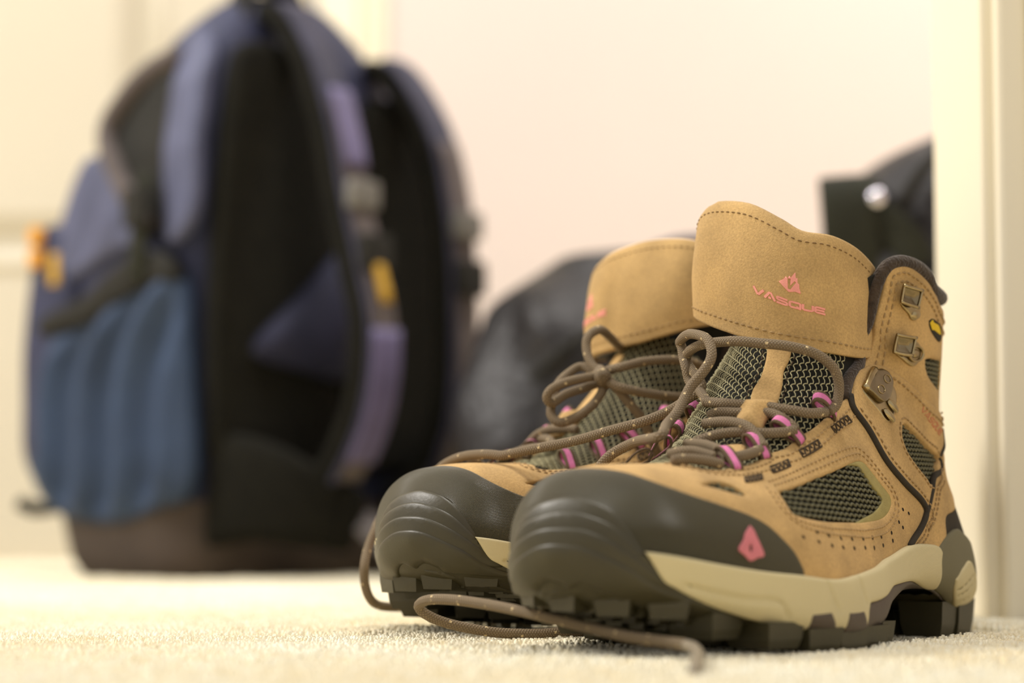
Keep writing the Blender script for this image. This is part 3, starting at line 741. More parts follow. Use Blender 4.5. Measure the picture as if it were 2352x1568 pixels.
    acc.obj('stitching', MAT['thread'], root, kind='stuff', label='tan stitching', **mk)
    acc2.obj('flap_stitching', MAT['thread_mid'], root, kind='stuff', label='brown stitching along the flap top', **mk)
    # perforations (flat discs, the holes' shade put into their dark colour), bar tacks, labels
    for fl in (1, -1):
        fv = np.array([1, fl])
        for u, v in C['perf'] * fv:
            th = np.linspace(0, 2 * math.pi, 8, endpoint=False); m = metric(np.array([(u, v)]))
            uu = u + .075 * np.cos(th) / m[0]; vv = v + .075 * np.sin(th) / m[1]
            X = np.vstack([S(uu, vv, .032), S(uu, vv, -.02), S(np.array([u]), np.array([v]), .03)])
            F = [(k, (k + 1) % 8, 8 + (k + 1) % 8, 8 + k) for k in range(8)] + [(k, (k + 1) % 8, 16) for k in range(8)]
            finish('perforation', X, F, MAT['hole'], root, **mk)
        for quad in C['bartack']:
            acc = Acc(); quad = quad * fv
            mp = lambda a, b: (quad[0] * (1 - a) + quad[1] * a) * (1 - b) + (quad[3] * (1 - a) + quad[2] * a) * b
            outline = [mp(a, b) for a, b in ((0, 0), (1, 0), (1, 1), (0, 1), (0, 0))]
            zig = [mp(k / 8, k % 2) for k in range(9)]
            for ln in (outline, zig):
                for p, q in zip(ln[:-1], ln[1:]):
                    w = np.linspace(0, 1, 4)[:, None]; c = p * (1 - w) + q * w
                    V, F, U = tube_arrays(S(c[:, 0], c[:, 1], .035), .033, 5); acc.add(V, F, U)
            acc.obj('bar_tack', MAT['thread_dark'], root, label='dark zigzag bar tack', **mk)
        txt, W = word_strips('VASQUE', .15, .3, 1.3)
        flip_txt = fl if not mirror else -fl
        k = 9.4 / W
        ribs = [r * np.array([k, 1]) for r in txt]
        W_ = 9.4
        def fmap(p, fl=fl, ft=flip_txt):
            q = p.copy()
            if ft < 0: q[:, 0] = W_ - q[:, 0]
            a = q[:, :1] / W_; b2 = q[:, 1:]
            uv = (_a[0] * (1 - a) + _a[1] * a) * (1 - b2) + (_a[2] * (1 - a) + _a[3] * a) * b2
            return uv * np.array([1, fl])
        ribbons_on('side_lettering', ribs, fmap, .125, S, MAT['pink_dim'], root, mirror=mirror, lift=.02, label='salmon lettering VASQUE')
        panel('label_patch', [C['side_label']], .07, MAT['black_label'], root, step=.06, rw=.03, rd=.01, depth=.06, flip=fl, label='small black label', **mk)
        panel('label_print', [C['side_print']], .085, MAT['yellow'], root, step=.05, rw=.02, rd=.005, depth=.03, flip=fl, label='yellow label print', **mk)
    # lettering and emblem on the flap: coordinates across (cm) and up
    def flap_map(cx, cy, tilt=0.0):
        uu = np.linspace(0, 1, 400); X = Sf(uu, np.full(400, -.1)); s = np.concatenate([[0], np.cumsum(np.linalg.norm(np.diff(X, axis=0), axis=1))])
        sg = 1
        def f(p):
            x = p[:, 0] * (-1 if mirror else 1) * sg
            u = np.interp(cx + x, s, uu); return np.stack([u, cy + (p[:, 1] + p[:, 0] * 0 ) / 2.35 + tilt * x], 1)
        return f, s[-1]
    fm, L = flap_map(side['logo'], side['logo_v'], side['tilt'])
    ribs, W = word_strips('VASQUE', .32, .16, 1.45)
    sw = 2.75 / W; sh = .235
    ribbons_on('flap_lettering', [(r - [W / 2, 0]) * [sw, sh] for r in ribs], fm, .0, Sf, MAT['pink'], root, mirror=mirror, lift=.02, label='pink lettering VASQUE')
    em = (np.array([(820, 575), (850, 545), (862, 522), (872, 532), (884, 508), (893, 520), (904, 496), (917, 473), (924, 512), (933, 506), (937, 538), (948, 546), (950, 572), (961, 606), (925, 601), (886, 616)]) - np.array([885, 640])) * np.array([1, -1]) * .0059
    em_up = .42; em[:, 1] += em_up
    vv_ = (np.array([(874, 530), (893, 524), (894, 572), (918, 532), (928, 538), (896, 596), (880, 596)]) - np.array([885, 640])) * np.array([1, -1]) * .0059; vv_[:, 1] += em_up
    def closed(p): p = np.vstack([p, p[:1]]); return [fm(np.array([a, b])) for a, b in zip(p[:-1], p[1:])]
    panel('flap_emblem', closed(em), .02, MAT['pink'], root, holes=[closed(vv_)], step=.06, rw=.02, rd=.0, depth=.05, surf=Sf, label='pink mountain emblem with a V', **mk)
    return
_LOW = (GRID[::4, ::3].reshape(-1, 3)[:, 2] < 1.3)
def boot_root(name, M, label):
    o = bpy.data.objects.new(name, None); COL.objects.link(o); o.matrix_world = M; o['label'] = label; o['category'] = 'boot'
    o.empty_display_size = .05
    return o
near = boot_root('hiking_boot', NEAR, 'brown suede hiking boot in front, nearer of the pair, full mountain emblem on its tongue')
build_boot(near, NEAR, False, FLAP_NEAR, dict(logo=5.95, logo_v=-.33, tilt=-.03))
far = boot_root('hiking_boot', FAR, 'brown suede hiking boot behind the other, with its lace tied in a loose bow')
build_boot(far, FAR, True, FLAP_FAR, dict(logo=7.8, logo_v=-.3, tilt=0.0))
# ------------------------------------------------------------------ yarn meshes, laces, loops and hooks
HALF_G = np.linalg.norm(np.diff(GRID[:, NV // 2:], axis=1), axis=2).sum(1)      # half girth by u
def half_girth(u): return np.interp(u, np.linspace(0, 1, NU), HALF_G)
_tq = uv_curve(C['throat'], 60); _to = np.argsort(_tq[:, 0])
def throat_v(u): return np.interp(u, _tq[_to, 0], _tq[_to, 1], right=.25)

def tongue_lift(u, v):      # the near boot's tongue spreads over the edge of its medial collar
    return .5 * np.clip((-v - .1) / .1, 0, 1) * np.clip((u * NST - 8.8) / 1.6, 0, 1)
def tongue_yarn(root, mirror, spread=False):
    if spread:
        e = [R([('u', 9.2, -.19), ('u', 10.4, -.27), ('u', 11.6, -.345), ('u', 13.6, -.365), ('u', 16, -.35)]), R([('u', 16, -.35), ('u', 15.4, -.1), ('u', 15, -.04)]), R([('u', 15, -.04), ('u', 12, -.08), ('u', 9.6, -.12), ('u', 9.2, -.19)])]
        panel('tongue_side', e, -.1, MAT['fabric_dark'], root, step=.2, rw=.12, rd=.05, depth=.3, mirror=mirror, bottom=True, disp=lambda uv, d: tongue_lift(uv[:, 0], uv[:, 1]), label='dark mesh side of the tongue')
    u0, u1 = 5.9 / NST, 13.0 / NST
    us = np.linspace(u0, u1, 900); mid = S(us, us * 0); s = np.concatenate([[0], np.cumsum(np.linalg.norm(np.diff(mid, axis=0), axis=1))])
    q = np.arange(0, s[-1], .055); uu = np.interp(q, s, us); hg = half_girth(uu)
    acc = Acc()
    for k in range(-25 if spread else -17, 18):
        y = k * .2 + .062 * np.sin(2 * math.pi * q / .36 + k * math.pi)
        v = y / hg; ok = np.abs(v) < throat_v(uu) + .015
        if spread: ok = (v < throat_v(uu) + .015) & (v > -np.maximum(throat_v(uu) + .015, np.interp(uu * NST, [9.2, 10.4, 11.6, 13.6], [.18, .262, .338, .358])))
        X = S(uu, v, -.06 + .025 * np.cos(4 * math.pi * q / .36) + (tongue_lift(uu, v) if spread else 0))
        i = 0
        while i < len(q):
            if not ok[i]: i += 1; continue
            j = i
            while j < len(q) and ok[j]: j += 1
            if j - i > 3:
                V, F, U = tube_arrays(X[i:j], .026, 4, caps=False); acc.add(V, F, U)
            i = j
    acc.obj('tongue_mesh', MAT['yarn'], root, kind='stuff', label='open mesh of pale wavy yarn on the tongue', mirror=mirror)
def window_yarn_uv(curve, slope=.1, dz=.2, off=-.07, phase=0.0):
    uvp = curve; P = S(uvp[:, 0], uvp[:, 1])[:, [0, 2]]
    lo, hi = P.min(0) - .1, P.max(0) + .1
    rows = []
    for z in np.arange(lo[1] - 1, hi[1] + 1, dz):
        x = np.arange(lo[0], hi[0], .06); zz = z + slope * (x - lo[0]) + .04 * np.sin(2 * math.pi * x / .34 + phase)
        ok = in_poly(np.stack([x, zz], 1), P); i = 0
        while i < len(x):
            if not ok[i]: i += 1; continue
            j = i
            while j < len(x) and ok[j]: j += 1
            if j - i > 2: rows.append(np.array([cast_side(a, b) for a, b in zip(x[i:j], zz[i:j])]))
            i = j
    return rows
WROWS = [window_yarn_uv(crspline(C['window'] * 30, 120) / 30, .06, .19), window_yarn_uv(crspline(C['strap_window'] * 30, 100) / 30, .0, .17),
         window_yarn_uv(crspline(C['ankle_window'] * 30, 80) / 30, .0, .17), window_yarn_uv(crspline(C['vamp_window'] * 30, 80) / 30, .0, .17)]
def window_yarn(root, mirror):
    for fl in (1, -1):
        for k, rows in enumerate(WROWS):
            acc = Acc()
            for r in rows:
                X = S(r[:, 0], r[:, 1] * fl, -.07); V, F, U = tube_arrays(X, .05, 4, caps=False); acc.add(V, F, U)
            acc.obj('window_mesh', MAT['yarn_dark'], root, kind='stuff', label='olive yarn mesh of a window', mirror=mirror)

def loc_px(px, py, off):
    u, v = cast_px(px, py); return S(np.array([u]), np.array([v]), off)[0]
def loc_world(px, py, Y): return np.array(_NEAR_INV @ at(px, py, Y)) * 100
LACE_R = .18
def lace_mat():
    m, nt, b = new_mat('lace_cord'); N = nt.nodes; L = nt.links
    uv = N.new('ShaderNodeUVMap'); sep = N.new('ShaderNodeSeparateXYZ'); L.new(uv.outputs['UV'], sep.inputs[0])
    def math_(op, a, c=None):
        n = N.new('ShaderNodeMath'); n.operation = op
        if hasattr(a, 'links'): L.new(a, n.inputs[0])
        else: n.inputs[0].default_value = a
        if c is not None:
            if hasattr(c, 'links'): L.new(c, n.inputs[1])
            else: n.inputs[1].default_value = c
        return n.outputs[0]
    su = math_('MULTIPLY', sep.outputs[0], 2 * math.pi / .11); sv = math_('MULTIPLY', sep.outputs[1], 2 * math.pi * 8)
    a = math_('SINE', math_('ADD', su, sv)); c = math_('SINE', math_('SUBTRACT', su, sv))
    h = math_('MULTIPLY', math_('ADD', a, 1.0), math_('ADD', c, 1.0))
    bp = N.new('ShaderNodeBump'); bp.inputs['Strength'].default_value = .55; bp.inputs['Distance'].default_value = .0004
    L.new(h, bp.inputs['Height']); L.new(bp.outputs['Normal'], b.inputs['Normal'])
    # pale flecks where a light strand surfaces
    ff = math_('MULTIPLY', math_('GREATER_THAN', math_('SINE', math_('MULTIPLY', sep.outputs[0], 2 * math.pi / 1.35)), .975),
               math_('GREATER_THAN', math_('SINE', math_('ADD', math_('MULTIPLY', sep.outputs[1], 2 * math.pi * 3), math_('MULTIPLY', sep.outputs[0], 1.3))), .75))
    mix = N.new('ShaderNodeMix'); mix.data_type = 'RGBA'; L.new(ff, mix.inputs['Factor'])
    r2 = N.new('ShaderNodeValToRGB'); r2.color_ramp.elements[0].color = lin((112, 95, 70)); r2.color_ramp.elements[1].color = lin((158, 138, 106)); r2.color_ramp.elements[1].position = .8
    L.new(math_('MULTIPLY', h, .25), r2.inputs['Fac']); L.new(r2.outputs['Color'], mix.inputs['A']); mix.inputs['B'].default_value = lin((225, 200, 150))
    L.new(mix.outputs['Result'], b.inputs['Base Color']); b.inputs['Roughness'].default_value = .75
    return m
MAT['lace'] = lace_mat()
MAT['aglet'] = cloth_mat('aglet', (150, 138, 118), .35, .06, 200, .05, 900, spec=.5)

def strap(acc, P, nrm, width, th=.09):
    """a flat webbing strip along P; nrm: side direction of its width; pink middle stripe = material 1"""
    P = np.asarray(P, float); n = len(P); T = np.gradient(P, axis=0); T /= np.linalg.norm(T, axis=1, keepdims=True) + 1e-9
    W = nrm[None] - T * (T @ nrm)[:, None]; W /= np.linalg.norm(W, axis=1, keepdims=True) + 1e-9
    O = np.cross(T, W)
    ws = [-.5, -.27, .27, .5]
    ring = [(w * width, th / 2) for w in ws] + [(w * width, -th / 2) for w in ws[::-1]]
    V = np.stack([P + W * a + O * b for a, b in ring], 1).reshape(-1, 3); m = len(ring); F = []; M = []
    for i in range(n - 1):
        for k in range(m):
            k2 = (k + 1) % m; F.append((i * m + k, i * m + k2, (i + 1) * m + k2, (i + 1) * m + k)); M.append(1 if k in (1, 5) else 0)
    F += [tuple(range(m))[::-1], tuple((n - 1) * m + k for k in range(m))]; M += [0, 0]
    acc.add(V, F); acc.M[-len(F):] = M
LOOPS = [((1870, 929), (1912, 955), .5), ((1784, 984), (1836, 1014), .5), ((1722, 1023), (1756, 1050), .46), ((1656, 1057), (1690, 1077), .44)]
LOOP_UV = [(cast_px(*a), cast_px(*b), w) for a, b, w in LOOPS]
def lace_loops(root, mirror):
    for fl in (1, -1):
        for A, Bq, w in LOOP_UV:
            e = np.array([A, Bq]) * np.array([1, fl]); m = np.array(metric(e))
            a0, b0 = S(e[:, 0], e[:, 1], 0.0); n0 = S(e[:1, 0], e[:1, 1], 1.0)[0] - a0; d = b0 - a0; d /= np.linalg.norm(d)
            side = np.cross(d, n0)
            P = [b0 + n0 * .02 + d * .1, b0 + n0 * .16, b0 * .5 + a0 * .5 + n0 * .4, a0 + n0 * .48 + d * .1, a0 - d * .12 + n0 * .4, a0 - d * .17 + n0 * .24, a0 - d * .06 + n0 * .08, a0 + d * .15 + n0 * .02, b0 + n0 * -.02]
            acc = Acc(); strap(acc, crspline(P, 26), side / np.linalg.norm(side), w)
            acc.obj('lace_loop', None, root, mats=[MAT['webbing'], MAT['pink_thread']], mirror=mirror, label='webbing lace loop with a pink stripe')

def frame_at(px, py, fl, spx=20):
    """tangent frame of the boot surface: a to the right in the photograph, b upwards, c outwards"""
    u, v = cast_px(px, py); p = S(np.array([u]), np.array([v]))[0]; n = S(np.array([u]), np.array([v]), 1.0)[0] - p; n /= np.linalg.norm(n)
    u2, v2 = cast_px(px, py - spx); up = S(np.array([u2]), np.array([v2]))[0] - p; up -= n * (up @ n); up /= np.linalg.norm(up)
    r = np.cross(up, n)
    u3, v3 = cast_px(px + 8, py); q = S(np.array([u3]), np.array([v3]))[0] - p; sx = min(2.2, max(1.0, abs(q @ r) / 8 / .0161)); r = r * sx
    f = np.array([1, fl, 1.])
    return p * f, r * f, up * f, n * f
def framed(fr, pts):
    p, a, b, c = fr; pts = np.asarray(pts, float); return p + pts[:, :1] * a + pts[:, 1:2] * b + pts[:, 2:] * c
def fixflip(F, fl): return F if fl > 0 else [f[::-1] for f in F]
def disc(rad, h, z0, cx=0, cy=0, n=16, rings=4):
    V = []; F = []
    for k in range(rings + 1):
        t = k / rings * math.pi / 2; r = rad * math.cos(t); z = z0 + h * math.sin(t)
        if k == rings: V.append((cx, cy, z)); break
        for i in range(n): V.append((cx + r * math.cos(2 * math.pi * i / n), cy + r * math.sin(2 * math.pi * i / n), z))
    for k in range(rings - 1):
        for i in range(n): F.append((k * n + i, k * n + (i + 1) % n, (k + 1) * n + (i + 1) % n, (k + 1) * n + i))
    for i in range(n): F.append(((rings - 1) * n + i, (rings - 1) * n + (i + 1) % n, rings * n))
    return V, F
def slab(poly, z0, z1, bev=.03):
    n = len(poly); P = np.array(poly, float); c = P.mean(0); Q = c + (P - c) * (1 - bev / np.abs(P - c).max())
    V = [(x, y, z0) for x, y in P] + [(x, y, z1 - bev) for x, y in P] + [(x, y, z1) for x, y in Q]
    F = [tuple(range(n))[::-1]]
    for r in (0, n):
        for i in range(n): F.append((r + i, r + (i + 1) % n, r + n + (i + 1) % n, r + n + i))
    F.append(tuple(range(2 * n, 3 * n)))
    return V, F
def circle_poly(cx, cy, r, a0, a1, n): return [(cx + r * math.cos(t), cy + r * math.sin(t)) for t in np.linspace(math.radians(a0), math.radians(a1), n)]
def hooks(root, mirror):
    for fl in (1, -1):
        HP = lambda pts, dx=0: R([(1960 + (x + dx) / 3.137, 580 + y / 3.137) for x, y in pts])
        for plate, base, rv, ring in (
                ([(345, 235), (465, 270), (437, 390), (325, 352)], [(335, 360), (395, 380), (440, 395), (465, 345), (476, 400), (466, 455), (440, 488), (412, 478), (392, 440), (355, 400), (335, 360)], (444, 448), 0),
                ([(297, 590), (420, 612), (395, 735), (275, 710)], [(285, 715), (350, 740), (395, 735), (415, 655), (450, 640), (478, 680), (481, 740), (456, 800), (420, 818), (385, 800), (345, 765), (285, 715)], (438, 728), 1)):
            dx = -40
            c = HP(plate, dx); c = np.vstack([c, c[:1]])
            saddle = lambda uv, d: -.16 * np.clip(d / .3, 0, 1)
            h = panel('lace_hook', [c[0:2], c[1:3], c[2:4], c[3:5]], .42, MAT['brass_dark'], root, step=.06, rw=.05, rd=.02, depth=.07, flip=fl, mirror=mirror, bottom=True, disp=saddle, label='dark brass open lace hook')
            acc = Acc()
            for i, r in ((0, .065), (1, .045), (2, .065), (3, .045)):
                q = c[i] + (c[i + 1] - c[i]) * np.linspace(-.04, 1.04, 9)[:, None]
                V, F, U = tube_arrays(S(q[:, 0], q[:, 1] * fl, .44), r, 8); acc.add(V, F, U)
            acc.obj('hook_rim', MAT['brass'], h, mirror=mirror, label='bright rolled rim')
            # folded wall from the plate down to the base
            a_, b_ = c[1], c[2]; acc = Acc()
            q = a_ + (b_ - a_) * np.linspace(0, 1, 7)[:, None]
            T0 = S(q[:, 0], q[:, 1] * fl, .44); T1 = S(q[:, 0], q[:, 1] * fl, .02); T2 = T0 * 1; n_ = len(q)
            acc.add(np.vstack([T0, T1]), fixflip([(i, i + 1, n_ + i + 1, n_ + i) for i in range(n_ - 1)], fl)); acc.obj('hook_wall', MAT['brass_dark'], h, mirror=mirror)
            panel('hook_base', [HP(base, -10)], .12, MAT['brass'], h, step=.07, rw=.07, rd=.04, depth=.2, flip=fl, mirror=mirror, label='brass base')
            p, a, b, cc = frame_at(1960 + (rv[0] - 12) / 3.137, 580 + rv[1] / 3.137, fl); fr = (p + cc * .1, a, b, cc)
            acc = Acc(); V, F = disc(.17, .09, .0); acc.add(framed(fr, V), fixflip(F, fl))
            if ring:
                V, F, U = tube_arrays(framed(fr, [(.25 * math.cos(t), .28 * math.sin(t), .06) for t in np.linspace(0, 2 * math.pi, 25)]), .05, 8, caps=False); acc.add(V, F, U)
            acc.obj('rivet', MAT['brass'], h, mirror=mirror)
        k = .00514
        fr0 = frame_at(1960 + 170 / 3.137, 580 + 1030 / 3.137, fl); fr = (fr0[0] + fr0[3] * .14,) + fr0[1:]
        T = lambda pts: [((x - 170) * k, -(y - 1030) * k) for x, y in pts][::-1]
        PXL = lambda pts: R([(1960 + x / 3.137, 580 + y / 3.137) for x, y in pts])
        up = PXL([(118, 858), (160, 853), (200, 868), (222, 905), (235, 945), (228, 1010), (205, 1075), (180, 1092), (150, 1082), (105, 1040), (58, 992), (78, 930), (118, 858)])
        h = panel('lace_lock', [up], .34, MAT['brass_dark'], root, step=.07, rw=.08, rd=.04, depth=.16, flip=fl, mirror=mirror, bottom=True, label='dark brass lace lock plate')
        acc = Acc()
        q = crspline(PXL([(118, 856), (98, 890), (76, 945), (54, 995)]) * 30, 14) / 30
        V, F, U = tube_arrays(S(q[:, 0], q[:, 1] * fl, .2), .15, 10); acc.add(V, F, U)
        for ox, oy in ((187, 932), (146, 1010)):
            q = PXL([(ox + 22 * math.cos(t) + 6 * math.sin(t), oy + 30 * math.sin(t)) for t in np.linspace(0, 2 * math.pi, 21)])
            V, F, U = tube_arrays(S(q[:, 0], q[:, 1] * fl, .35), .022, 6, caps=False); acc.add(V, F, U)
        acc.obj('rolled_edge', MAT['brass'], h, mirror=mirror)
        low = PXL([(60, 960), (130, 900), (235, 940), (272, 975), (290, 1030), (288, 1100), (268, 1185), (240, 1222), (208, 1210), (165, 1150), (100, 1075), (50, 1005), (60, 960)])
        panel('lock_base', [low], .14, MAT['brass'], h, step=.08, rw=.06, rd=.03, depth=.2, flip=fl, mirror=mirror, label='brass base plate')
        for ox, oy in ((252, 1022), (228, 1155)):
            acc = Acc(); V, F = disc(.2, .12, .03, (ox - 170) * k, -(oy - 1030) * k); acc.add(framed(fr, V), fixflip(F, fl))
            acc.obj('rivet', MAT['brass'], h, mirror=mirror)

def tongue_straps(root, mirror):
    panel('tongue_strip', [C['strip'][0:5], C['strip'][4:6], C['strip'][5:10], np.vstack([C['strip'][-1:], C['strip'][:1]])], .0, MAT['suede'], root, step=.15, rw=.08, rd=.05, depth=.12, mirror=mirror, label='brown suede strip down the tongue')
    acc = Acc()
    for c in (C['strip'][0:5], C['strip'][5:10]):
        q = uv_curve(c, 80); sg = -1 if c is not None and np.allclose(c[0], C['strip'][0]) else -1
        stitches(acc, uv_offset(q, .13), .01, .28, .16, .03)
    acc.obj('strip_stitching', MAT['thread_dark'], root, kind='stuff', label='dark stitching', mirror=mirror)
    def dome(uv, d): return .42 * np.clip(d / .45, 0, 1) ** .6
    panel('lace_keeper', [C['keeper'], C['keeper2'], C['keeper3'], C['keeper4']], .1, MAT['suede'], root, step=.1, rw=.06, rd=.03, depth=.1, mirror=mirror, disp=dome, label='brown suede lace keeper', bottom=True)
    panel('vamp_tab', [C['vamp_tab']], .06, MAT['suede'], root, step=.12, rw=.1, rd=.05, depth=.2, mirror=mirror, label='brown suede tab at the throat')

_N2F = FAR.inverted() @ NEAR; _F2N = NEAR.inverted() @ FAR
def rest_on_far(Q, gap):
    """lift the points of a near-boot cord that would sink into the far boot"""
    out = []
    for q in Q:
        p = _N2F @ Vector(q * .01) * 100; p.y *= -1
        l, n, fi, d = BVH.find_nearest(p, 3.0)
        if l is not None:
            u, v = _uv_of(fi, l); n = S(np.array([u]), np.array([v]), 1.0)[0] - S(np.array([u]), np.array([v]))[0]; n = Vector(n); sd = (p - l).dot(n)
            if sd < gap and abs(sd) < 2.5: p = l + n * gap
        p.y *= -1; out.append(np.array(_F2N @ (p * .01)) * 100)
    out = np.array(out); k = np.array([1, 2, 3, 2, 1]) / 9
    sm = np.stack([np.convolve(np.pad(out[:, j], 2, mode='edge'), k, 'valid') for j in range(3)], 1)
    return sm
def cord(acc, pts, r=LACE_R, density=.07, rest=False):
    P = np.asarray(pts, float); L = np.linalg.norm(np.diff(P, axis=0), axis=1).sum(); Q = crspline(P, int(L / density) + 4)
    if rest: Q = rest_on_far(Q, r + .17)
    V, F, U = tube_arrays(Q, r, 12); acc.add(V, F, U); return Q
def pxs(*t): return [loc_px(*a) for a in t]
# criss-cross rows common to both boots (surface coordinates of the near boot)
ROWS = [
 [(1886, 957, .28), (1852, 962, .3), (1820, 957, .3), (1788, 950, .25), (1773, 946, .22), (1740, 942, .2), (1693, 941, .25), (1661, 939, .28), (1630, 936, .28)],
 [(1633, 970, .25), (1650, 961, .25), (1671, 958, .22), (1693, 958, .2), (1730, 957, .18), (1763, 958, .2), (1784, 967, .25), (1810, 988, .3), (1822, 1000, .25)],
 [(1820, 1001, .3), (1790, 1007, .28), (1756, 1010, .28), (1720, 1010, .3), (1682, 1011, .3), (1650, 1015, .28), (1616, 1024, .25), (1596, 1030, .2)],
 [(1624, 990, .3), (1661, 993, .42), (1693, 1000, .5), (1718, 1011, .5), (1738, 1027, .35), (1750, 1042, .25)],
 [(1580, 1035, .25), (1618, 1042, .32), (1650, 1053, .3), (1671, 1066, .22)],
 [(1742, 1044, .2), (1725, 1055, .25), (1703, 1062, .25), (1680, 1064, .2)],
 [(1540, 1056, .2), (1570, 1057, .3), (1600, 1058, .3), (1640, 1063, .2)],
 [(1545, 1070, .2), (1575, 1071, .25), (1610, 1074, .25), (1655, 1076, .15)],
]
ROW_LOC = [pxs(*r) for r in ROWS]

def near_lace(root):
    acc = Acc()
    for r in ROW_LOC: cord(acc, r)
    # right end: up out of the top loop, across the tongue, over to the other boot and down to the carpet
    P = pxs((1890, 957, .3), (1903, 945, .4), (1900, 922, .65), (1890, 903, .9), (1873, 882, 1.1), (1841, 860, 1.2), (1799, 848, 1.2), (1756, 843, 1.2), (1714, 842, 1.3), (1671, 848, 1.4), (1643, 861, 1.35))
    P += [loc_world(*w) for w in ((1612, 886, .812), (1576, 918, .815), (1533, 945, .82), (1480, 967, .823), (1400, 989, .83), (1320, 1012, .838), (1200, 1036, .85), (1110, 1056, .862), (1050, 1070, .875), (990, 1095, .893), (925, 1135, .912), (880, 1180, .912), (859, 1222, .905), (844, 1262, .90), (837, 1300, .895), (838, 1340, .895), (850, 1374, .897), (872, 1390, .905), (912, 1394, .915), (960, 1393, .93), (1020, 1398, .945))]
    cord(acc, P, rest=True)
    # left end: loop up from the top medial loop, down over the vamp, between the boots, a bight on the carpet, the tip in front
    P = pxs((1634, 938, .25), (1628, 920, .4), (1618, 901, .8), (1617, 873, 1.2), (1625, 848, 1.5), (1642, 833, 1.7), (1661, 831, 1.85), (1678, 839, 1.9), (1688, 858, 1.85), (1686, 882, 1.75), (1676, 905, 1.6), (1656, 928, 1.45), (1629, 954, 1.3), (1608, 979, 1.15), (1582, 1007, 1.0), (1554, 1030, .9), (1523, 1056, .8))
    P += [np.array(q, float) for q in ((18.3, -2.6, 6.9), (18.2, -3.9, 6.2), (17.9, -4.9, 4.6), (17.5, -5.3, 2.6), (17.3, -5.5, 1.0))]
    P += [loc_world(*w) for w in ((1360, 1446, .83), (1300, 1450, .825), (1230, 1455, .818), (1150, 1453, .812), (1080, 1443, .808), (1015, 1427, .805), (975, 1408, .802), (962, 1390, .80), (985, 1377, .792), (1040, 1377, .782), (1120, 1388, .77), (1200, 1404, .757), (1280, 1423, .742), (1360, 1443, .727), (1450, 1463, .712), (1530, 1474, .702), (1576, 1481, .695))]
    cord(acc, P)
    lc = acc.obj('lace', MAT['lace'], root, label='taupe round lace with pale flecks, running over to the other boot')
    acc = Acc(); Q = [loc_world(*w) for w in ((1566, 1480, .697), (1590, 1485, .69), (1603, 1500, .672), (1601, 1522, .65), (1593, 1546, .628))]
    V, F, U = tube_arrays(crspline(Q, 24), np.linspace(.17, .2, 24), 12); acc.add(V, F, U)
    acc.obj('aglet', MAT['aglet'], lc, label='smooth grey-brown lace tip')
tongue_yarn(near, False, True); window_yarn(near, False); lace_loops(near, False); hooks(near, False); tongue_straps(near, False); near_lace(near)
tongue_yarn(far, True); window_yarn(far, True); lace_loops(far, True); hooks(far, True); tongue_straps(far, True)
def far_lace(root):
    acc = Acc(); inv = FAR.inverted()
    for r in ROW_LOC[2:]: cord(acc, r)
    W = lambda *t: [np.array(inv @ at(*a)) * 100 * np.array([1, -1, 1]) for a in t]
    cord(acc, W((1425, 800, .935), (1402, 775, .91), (1378, 757, .895), (1352, 772, .89), (1347, 800, .888), (1358, 835, .885), (1382, 858, .882), (1410, 885, .88), (1445, 925, .88), (1475, 962, .882), (1492, 1000, .885), (1510, 1040, .89), (1520, 1075, .90)))
    cord(acc, W((1395, 850, .885), (1430, 842, .88), (1480, 830, .885), (1540, 826, .89), (1590, 832, .90), (1620, 846, .91)))
    cord(acc, W((1385, 870, .884), (1420, 888, .876), (1470, 900, .878), (1530, 909, .885), (1580, 912, .895)))
    cord(acc, W((1378, 862, .884), (1340, 868, .88), (1300, 878, .876), (1268, 893, .874), (1256, 912, .874), (1268, 925, .876), (1300, 905, .88), (1345, 890, .886), (1372, 880, .888)))
    cord(acc, W((1370, 855, .888), (1335, 842, .892), (1305, 858, .89), (1280, 885, .885), (1268, 925, .88), (1266, 952, .878), (1285, 970, .876), (1320, 960, .876), (1355, 935, .877), (1380, 905, .88), (1386, 880, .884)))
    V, F, U = tube_arrays(W((1376, 850, .884), (1385, 866, .878), (1388, 885, .882)), [.25, .34, .25], 12); acc.add(V, F, U)
    acc.obj('lace', MAT['lace'], root, mirror=True, label='taupe round lace tied in a bow')
far_lace(far)
# ------------------------------------------------------------------ room: materials
def plain_mat(name, rgb, rough=.6, spec=.3, var=.02, scale=3):
    return cloth_mat(name, rgb, rough, var, scale, .05, 180, spec=spec, bdist=.0005)
MAT['wall'] = plain_mat('wall_paint', (220, 208, 201), .8, .2)
MAT['door_paint'] = plain_mat('door_paint', (206, 199, 180), .5, .35)
MAT['trim_paint'] = plain_mat('trim_paint', (244, 236, 212), .45, .35)
MAT['carpet_base'] = cloth_mat('carpet_backing', (240, 224, 184), .95, .15, 120, .6, 700)

def box(acc, x0, x1, y0, y1, z0, z1, m=0):
    V = [(x, y, z) for z in (z0, z1) for x, y in ((x0, y0), (x1, y0), (x1, y1), (x0, y1))]
    acc.add(V, [(3, 2, 1, 0), (4, 5, 6, 7), (0, 1, 5, 4), (1, 2, 6, 5), (2, 3, 7, 6), (3, 0, 4, 7)], m=m)
def bevel(o, w=.003, n=2):
    md = o.modifiers.new('bevel', 'BEVEL'); md.width = w; md.segments = n; md.limit_method = 'ANGLE'
    return o
